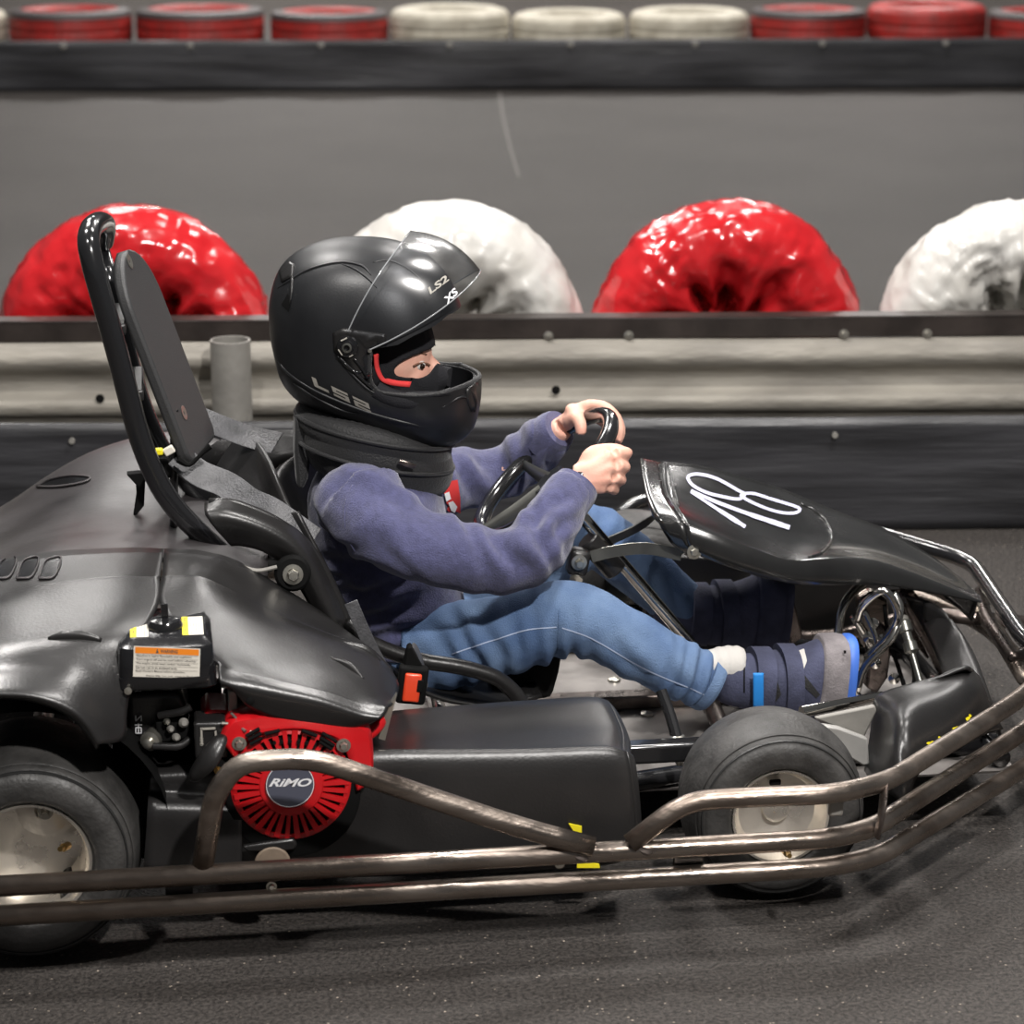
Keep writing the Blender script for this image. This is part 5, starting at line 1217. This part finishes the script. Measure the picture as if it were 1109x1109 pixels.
vis = mb.build('visor', 'visor', hel, angle=180, label='clear visor flipped up')
for t in (0.0, 1.0):
    mb = MB(); tube(mb, [tuple(VS(-.98+1.96*i/40, t)) for i in range(41)], .0010, 8, 1); mb.build('visor_edge', 'visor_rim', vis) if 'visor_rim' in M else None
# XS mark on visor side
tV = bvh_obj(vis)
M['vprint'] = M['white']
mb = MB(); text_quad(mb, 'XS', [(484,330),(496,318),(492,311),(480,323)], tV, .0012, bold=.03); mb.build('visor_lettering', 'white', vis, flat=True, label='white XS size mark')
mb = MB(); ls2(mb, (466,316), (5.5,-2.6), (-1.6,-4.2), None) if False else text_quad(mb, 'LS2', [(466,319),(486,304),(483,297),(463,312)], tV, .0012, bold=.03); mb.build('visor_lettering', 'silver', vis, flat=True, label='pale LS2 mark on the visor')
# ---- neck collar
mb = MB()
ax = (P(405,445,0)-P(418,505,0)).normalized()
def cring(c, r1, r2, rt, mbx, axv):
    u = V((1,0,0)); u = (u-axv*u.dot(axv)).normalized(); w = axv.cross(u)
    tube(mbx, [tuple(c+u*(r1*math.cos(t))+w*(r2*math.sin(t))) for t in [2*math.pi*i/36 for i in range(36)]], rt, 14, 1, closed=True)
axn = V((.22,0,1)).normalized()
cc_ = MB()
secs = []
for (u, v, r1, r2) in ((402,445,.108,.095),(404,457,.119,.106),(405,470,.121,.108),(407,476,.114,.102),(408,482,.119,.106),(409,500,.117,.103),(410,515,.106,.095),(412,524,.085,.08)):
    c = P(u, v, 0); uu = V((1,0,-.22)).normalized(); secs.append([c+uu*(r1*math.cos(t))+V((0,1,0))*(r2*math.sin(t))+V((0,0,.0025*math.sin(3*t))) for t in [2*math.pi*i/48 for i in range(48)]])
stack(cc_, secs); cc_.build('neck_collar', 'pad', D, angle=60, subsurf=1, label='padded black neck brace')
mb = MB(); q = [P(u, v, -.03) for u, v in ((320,452),(340,470),(338,490),(333,520),(328,531),(322,528),(319,490))]; prism(mb, q, (0,.05,0)); mb.build('collar_flap', 'pad', D, bevel=.006)
def crg(v0, dv_, th, mt, nm):
    mb = MB(); c = P(406, v0, 0); uu = V((1,0,-.22)).normalized()
    tube(mb, [tuple(c+uu*(.1205*math.cos(t))+V((0,1,0))*(.1075*math.sin(t))) for t in [2*math.pi*i/48 for i in range(48)]], th, 8, 1, closed=True); mb.build(nm, mt, D)
crg(462, 0, .0035, 'pad', 'collar_piping'); crg(489, 0, .003, 'pad', 'collar_piping')
mb = MB(); tube(mb, [pp_(432,500,-.112), pp_(441,503,-.112), pp_(450,505,-.108)], [.003,.0045,.003], 8, 3, flat=.5); mb.build('zip_pull', 'steel_dark', D)
# ---- sweatshirt
mb = MB()
tube(mb, [pp_(404,498,0), pp_(405,530,0), pp_(412,580,0), pp_(425,625,0), pp_(437,665,0), pp_(440,692,0)], [.070,.098,.104,.098,.096,.092], 36, 6, flat=1.25, up=V((1,0,0)))
sN = [(392,540,-.125),(412,566,-.165),(450,588,-.195),(505,603,-.208),(548,607,-.21),(578,594,-.205),(600,560,-.168),(612,540,-.145),(621,529,-.130)]
limb(mb, sN, [.066,.060,.055,.050,.049,.047,.042,.038,.035], 28)
sF = [(455,530,.12),(490,520,.155),(525,515,.175),(555,507,.18),(575,490,.16),(592,476,.132),(600,468,.118)]
limb(mb, sF, [.058,.052,.046,.044,.042,.037,.033], 24)
ell(mb, P(385,545,-.11), (.062,.055,.060)); ell(mb, P(440,535,.10), (.060,.055,.055))
def wr(p, n):
    d = .0022*noise.fractal(V((p.x*14, p.y*14, p.z*14)), 1, 2, 3)
    # folds at the elbow, wrist and waist
    def fold(c, axis, w, k, amp, ph=0):
        q = p-c; a = q.dot(axis); g = math.exp(-(q.length/w)**2)
        return amp*g*(math.sin(a*k*.75+ph+4.5*noise.noise(p*13))+.35*noise.noise(p*40))
    d += fold(P(560,590,-.24), V((.9,0,.35)), .07, 190, .0065)
    d += fold(P(585,565,-.20), V((.5,0,-.85)), .06, 210, .0050, 1)
    d += fold(P(455,560,-.20), V((.6,0,.8)), .07, 150, .0045)
    d += fold(P(400,520,-.16), V((.3,0,.95)), .06, 170, .0055, 2)
    d += fold(P(370,600,-.13), V((.2,0,1)), .07, 180, .0060)
    d += fold(P(405,660,-.12), V((-.5,0,1)), .07, 200, .0075)
    d += fold(P(540,505,.15), V((1,0,.2)), .06, 180, .0065)
    d += fold(P(585,480,.12), V((.9,0,-.3)), .05, 240, .0045)
    d += fold(P(505,500,.12), V((.8,0,.5)), .05, 170, .005, 1)
    return d
hz = fuse(mb, .0055, 4, wr); hoodie = hz.build('sweatshirt', 'hoodie', D, angle=180, label='navy blue sweatshirt')
# cuffs, shoulder seam, zip edge
for pts, r in (([(606,549,-.152),(620,532,-.130),(626,524,-.122)], [.0385,.0365,.0335]), ([(588,478,.136),(600,468,.118),(606,464,.110)], [.036,.034,.030])):
    mb = MB(); limb(mb, pts, r, 32, 5); mb.build('cuff', 'hoodie', hoodie, angle=60)
tS = bvh_obj(hoodie)
mb = MB()
pts = [(382,525),(374,545),(373,568),(380,590),(390,606)]
qs = [hit(tS, u, v, -.001) for u, v in pts]
tube(mb, [tuple(p) for p in qs if p], .0018, 8, 5); mb.build('shoulder_seam', 'hoodie', hoodie, angle=180)
mb = MB(); dpoly(mb, tS, [(470,524),(482,522),(494,520),(497,538),(498,560),(488,556),(477,546)], .003, 3); mb.build('shirt_front', 'tee', D, label='red shirt at the open neck')
tT = tS
mb = MB(); 
for pl in ([(479,534),(484,532),(486,539),(481,542)], [(483,543),(488,541),(493,547),(490,553),(486,551)]): dpoly(mb, tS, pl, .0055, 1)
mb.build('shirt_print', 'white', D)
# ---- jeans
mb = MB()
tube(mb, [pp_(440,660,0), pp_(446,695,0), pp_(452,712,0)], [.088,.092,.08], 30, 5, flat=1.25, up=V((1,0,0)))
limb(mb, [(455,705,-.075),(500,697,-.105),(545,688,-.13),(585,676,-.145),(612,668,-.152),(640,675,-.155),(680,696,-.155),(720,717,-.153),(752,732,-.15),(768,738,-.15)], [.070,.064,.060,.057,.055,.052,.049,.046,.044,.040], 30)
limb(mb, [(455,690,.075),(530,650,.12),(590,608,.145),(625,585,.152),(650,583,.155),(685,610,.152),(720,640,.145),(745,660,.14),(755,668,.14)], [.070,.062,.056,.053,.050,.048,.044,.041,.037], 28)
def wj(p, n):
    d = .0020*noise.fractal(V((p.x*16, p.y*16, p.z*16)), 1, 2, 3)
    def fold(c, axis, w, k, amp, ph=0):
        q = p-c; a = q.dot(axis); g = math.exp(-(q.length/w)**2); return amp*g*math.sin(a*k+ph+2*noise.noise(p*16))
    d += fold(P(605,700,-.17), V((1,0,.1)), .05, 230, .0065)
    d += fold(P(520,712,-.16), V((.9,0,.4)), .07, 170, .0055)
    d += fold(P(755,735,-.17), V((.9,0,-.4)), .045, 260, .0080)
    d += fold(P(690,715,-.18), V((.8,0,.5)), .06, 160, .0040)
    d += fold(P(650,575,.13), V((.8,0,-.5)), .05, 190, .004)
    return d
jz = fuse(mb, .005, 4, wj); jeans = jz.build('jeans', 'denim', D, angle=180, label='faded blue jeans')
tJ = bvh_obj(jeans)
for l in ([(490,708),(520,698),(545,690),(572,682),(603,679)], [(609,680),(640,691),(680,714),(715,732),(745,744),(762,752)]):
    mb = MB(); ribbon(mb, tJ, l, 1.3, .0012, 6); mb.build('side_seam_stitching', 'stitch', jeans)
mb = MB(); ribbon(mb, tJ, [(606,660),(605.5,675),(605,690),(604,705)], 1.6, .0010, 6); mb.build('knee_crease', 'black_seam' if 'black_seam' in M else 'denim', jeans)
mb = MB(); limb(mb, [(760,735,-.15),(768,739,-.15),(772,741,-.15)], [.0455,.0460,.0430], 30, 4); mb.build('trouser_hem', 'denim', jeans, angle=60)
# ---- shoes
def shoe(near):
    dx = (0, 0) if near else (-68, -72)
    Yc = -.15 if near else .14; sc = 1.0 if near else 1.0
    def q(u, v, Y=0): return P(u+dx[0], v+dx[1], Yc+Y)
    mb = MB()
    secs = [(772,733,.033,.030),(786,736,.036,.034),(805,738,.040,.040),(830,738,.045,.048),(852,738,.048,.049),(870,737,.054,.049),(885,735,.063,.047),(897,734,.064,.045),(908,735,.062,.044)]
    R = []
    for u, v, h, w in secs:
        c = q(u, v); R.append([c+V((.10*(h*math.sin(t)), w*math.copysign(abs(math.cos(t))**.8, math.cos(t)), h*math.copysign(abs(math.sin(t))**.85, math.sin(t)))) for t in [2*math.pi*i/36 for i in range(36)]])
    stack(mb, R); s = mb.build('shoe', 'suede', D, angle=70, subsurf=1, label='navy suede high-top shoe' if near else 'navy shoe in the shade by the pedals')
    tS_ = bvh_obj(s)
    def band(nm, mt, u0, u1, h, w, th=.004, lean=0, lab=None):
        mb = MB(); RR = []
        for u, hh in ((u0, 0), (u0, th), (u1, th), (u1, 0)):
            k = (u-772)/136
            c = q(u, 737); RR.append([c+V(((.10)*(h*math.sin(t))+lean*math.sin(t), (w+hh)*math.copysign(abs(math.cos(t))**.8, math.cos(t)), (h+hh)*math.copysign(abs(math.sin(t))**.85, math.sin(t)))) for t in [2*math.pi*i/40 for i in range(40)]])
        stack(mb, RR); return mb.build(nm, mt, s, angle=50, label=lab)
    bs = band('ankle_strap', 'suede', 812, 832, .046, .0485, .0035); 
    band('instep_strap', 'suede', 844, 862, .0505, .0515, .004, -.006)
    # sole: upright plate, toe up
    mb = MB(); RR = []
    for u, k in ((908, .97), (911, 1.0), (916, 1.0), (919, .97)):
        c = q(u, 735); RR.append([c+V((.11*(.068*math.sin(t)), .046*k*math.copysign(abs(math.cos(t))**.75, math.cos(t)), .069*k*math.copysign(abs(math.sin(t))**.8, math.sin(t)))) for t in [2*math.pi*i/40 for i in range(40)]])
    stack(mb, RR); so = mb.build('sole', 'blue' if near else 'suede', s, angle=50, label='bright blue sole' if near else None)  # far sole coloured dark instead of blue, shade painted into it
    mb = MB(); RR = []
    for u, k in ((882, .97), (884, 1.02), (900, 1.04), (909, 1.0)):
        c = q(u, 735); RR.append([c+V((.11*(.066*math.sin(t)), .052*k*math.copysign(abs(math.cos(t))**.75, math.cos(t)), .0665*k*math.copysign(abs(math.sin(t))**.8, math.sin(t)))) for t in [2*math.pi*i/40 for i in range(40)]])
    stack(mb, RR); mb.build('toe_cap', 'suede_grey' if near else 'suede', s, angle=60, label='worn grey toe cap' if near else None)  # far cap takes the dark suede too, as painted shade
    if near:
        for u, v in ((919,702),(918,718),(917,732),(915.5,746)):
            mb = MB(); box(mb, P(u-4, v+4, Yc-.0465), (.003,.003,.004)); mb.build('sole_stud', 'black', s)
        mb = MB(); patch(mb, [[tuple(P(816+a*11, v, y)) for a in (0,.5,1)] for v, y in ((729,-.2042),(738,-.2052),(750,-.2045),(760,-.2025),(766,-.1995))], 2, 3); mb.build('pull_loop', 'blue_tag', s, solid=.002, label='bright blue pull loop')
        mb = MB(); dpoly(mb, tS_, [(863,706),(871,703),(874,716),(869,729),(863,725)], .0012, 1); mb.build('white_patch', 'sock', s, label='white patch')
        mb = MB(); ribbon(mb, tS_, [(806,712),(806,728),(806,750)], 1.6, .001); mb.build('shoe_seam', 'black', s)
        mb = MB(); dpoly(mb, tS_, [(864,730),(868,727),(880,742),(888,752),(884,756),(872,745)], .001, 1); dpoly(mb, tS_, [(833,743),(842,738),(846,752),(840,760),(834,757)], .001, 1); mb.build('mesh_panel', 'pad', s)
    return s
shoe(True); shoe(False)
mb = MB(); limb(mb, [(766,724,-.15),(780,722,-.15),(795,721,-.15),(803,722,-.15)], [.026,.030,.0305,.028], 24); 
sk = fuse(mb, .003, 2, lambda p, n: .0006*math.sin(p.x*420)); sk.build('sock', 'sock', D, angle=180, label='white sock')
# ================================================================== CAMERA, LIGHT
cd = bpy.data.cameras.new('camera'); co = bpy.data.objects.new('camera', cd); COL.objects.link(co)
cd.sensor_width = 36; cd.sensor_fit = 'HORIZONTAL'; cd.lens = F/1109*36; cd.clip_end = 100
co.matrix_world = Matrix(((RGT.x, UPV.x, -FWD.x, CAM.x), (RGT.y, UPV.y, -FWD.y, CAM.y), (RGT.z, UPV.z, -FWD.z, CAM.z), (0,0,0,1)))
cd.dof.use_dof = True; cd.dof.focus_distance = 3.62; cd.dof.aperture_fstop = 6.3
SC.camera = co
def area(name, loc, target, size, power, col=(1,1,1), sy=None):
    l = bpy.data.lights.new(name, 'AREA'); l.energy = power; l.color = col; l.size = size
    if sy: l.shape = 'RECTANGLE'; l.size_y = sy
    o = bpy.data.objects.new(name, l); COL.objects.link(o); o.location = loc
    o.rotation_euler = (V(target)-V(loc)).to_track_quat('-Z', 'Y').to_euler(); return o
W_C = (1,.965,.93)
area('unseen_lamp', (.35,-3.3,3.3), (-.3,0,.2), .16, 175, W_C)
area('unseen_lamp', (-1.5,-1.6,3.9), (-.4,0,.2), .3, 55, W_C)
area('unseen_lamp', (0,14,4.6), (0,15,0), 1.2, 520, W_C)  # unseen lamp added to brighten the floor beyond the far tyres
area('unseen_lamp', (4,12,4.6), (4,13,0), 1.2, 420, W_C)  # second added lamp out of view, also lifts the far floor
area('unseen_lamp', (0.9,-.5,4.1), (-.1,0,.2), .35, 110, W_C)
area('unseen_lamp', (-1.6,1.4,4.0), (-.3,.3,.2), .5, 110, W_C)
area('unseen_lamp', (1.0,3.0,4.4), (.8,2.6,0), 1.0, 85, W_C)
area('unseen_lamp', (-1.2,5.0,4.6), (-.5,5.2,0), 1.2, 90, W_C)
area('unseen_lamp', (2.0,7.5,4.6), (1.8,7.5,0), 1.2, 120, W_C)
area('unseen_lamp', (-1.5,8.5,4.6), (-1.0,8.2,0), 1.2, 105, W_C)
w = bpy.data.worlds.new('world'); SC.world = w; w.use_nodes = True
w.node_tree.nodes['Background'].inputs[0].default_value = (.95,.97,1,1); w.node_tree.nodes['Background'].inputs[1].default_value = .09
SC.view_settings.view_transform = 'Standard'; SC.view_settings.look = 'None'; SC.view_settings.gamma = 1; SC.view_settings.exposure = 0.0
SC.cycles.max_bounces = 6; SC.cycles.transparent_max_bounces = 16; SC.cycles.use_denoising = True
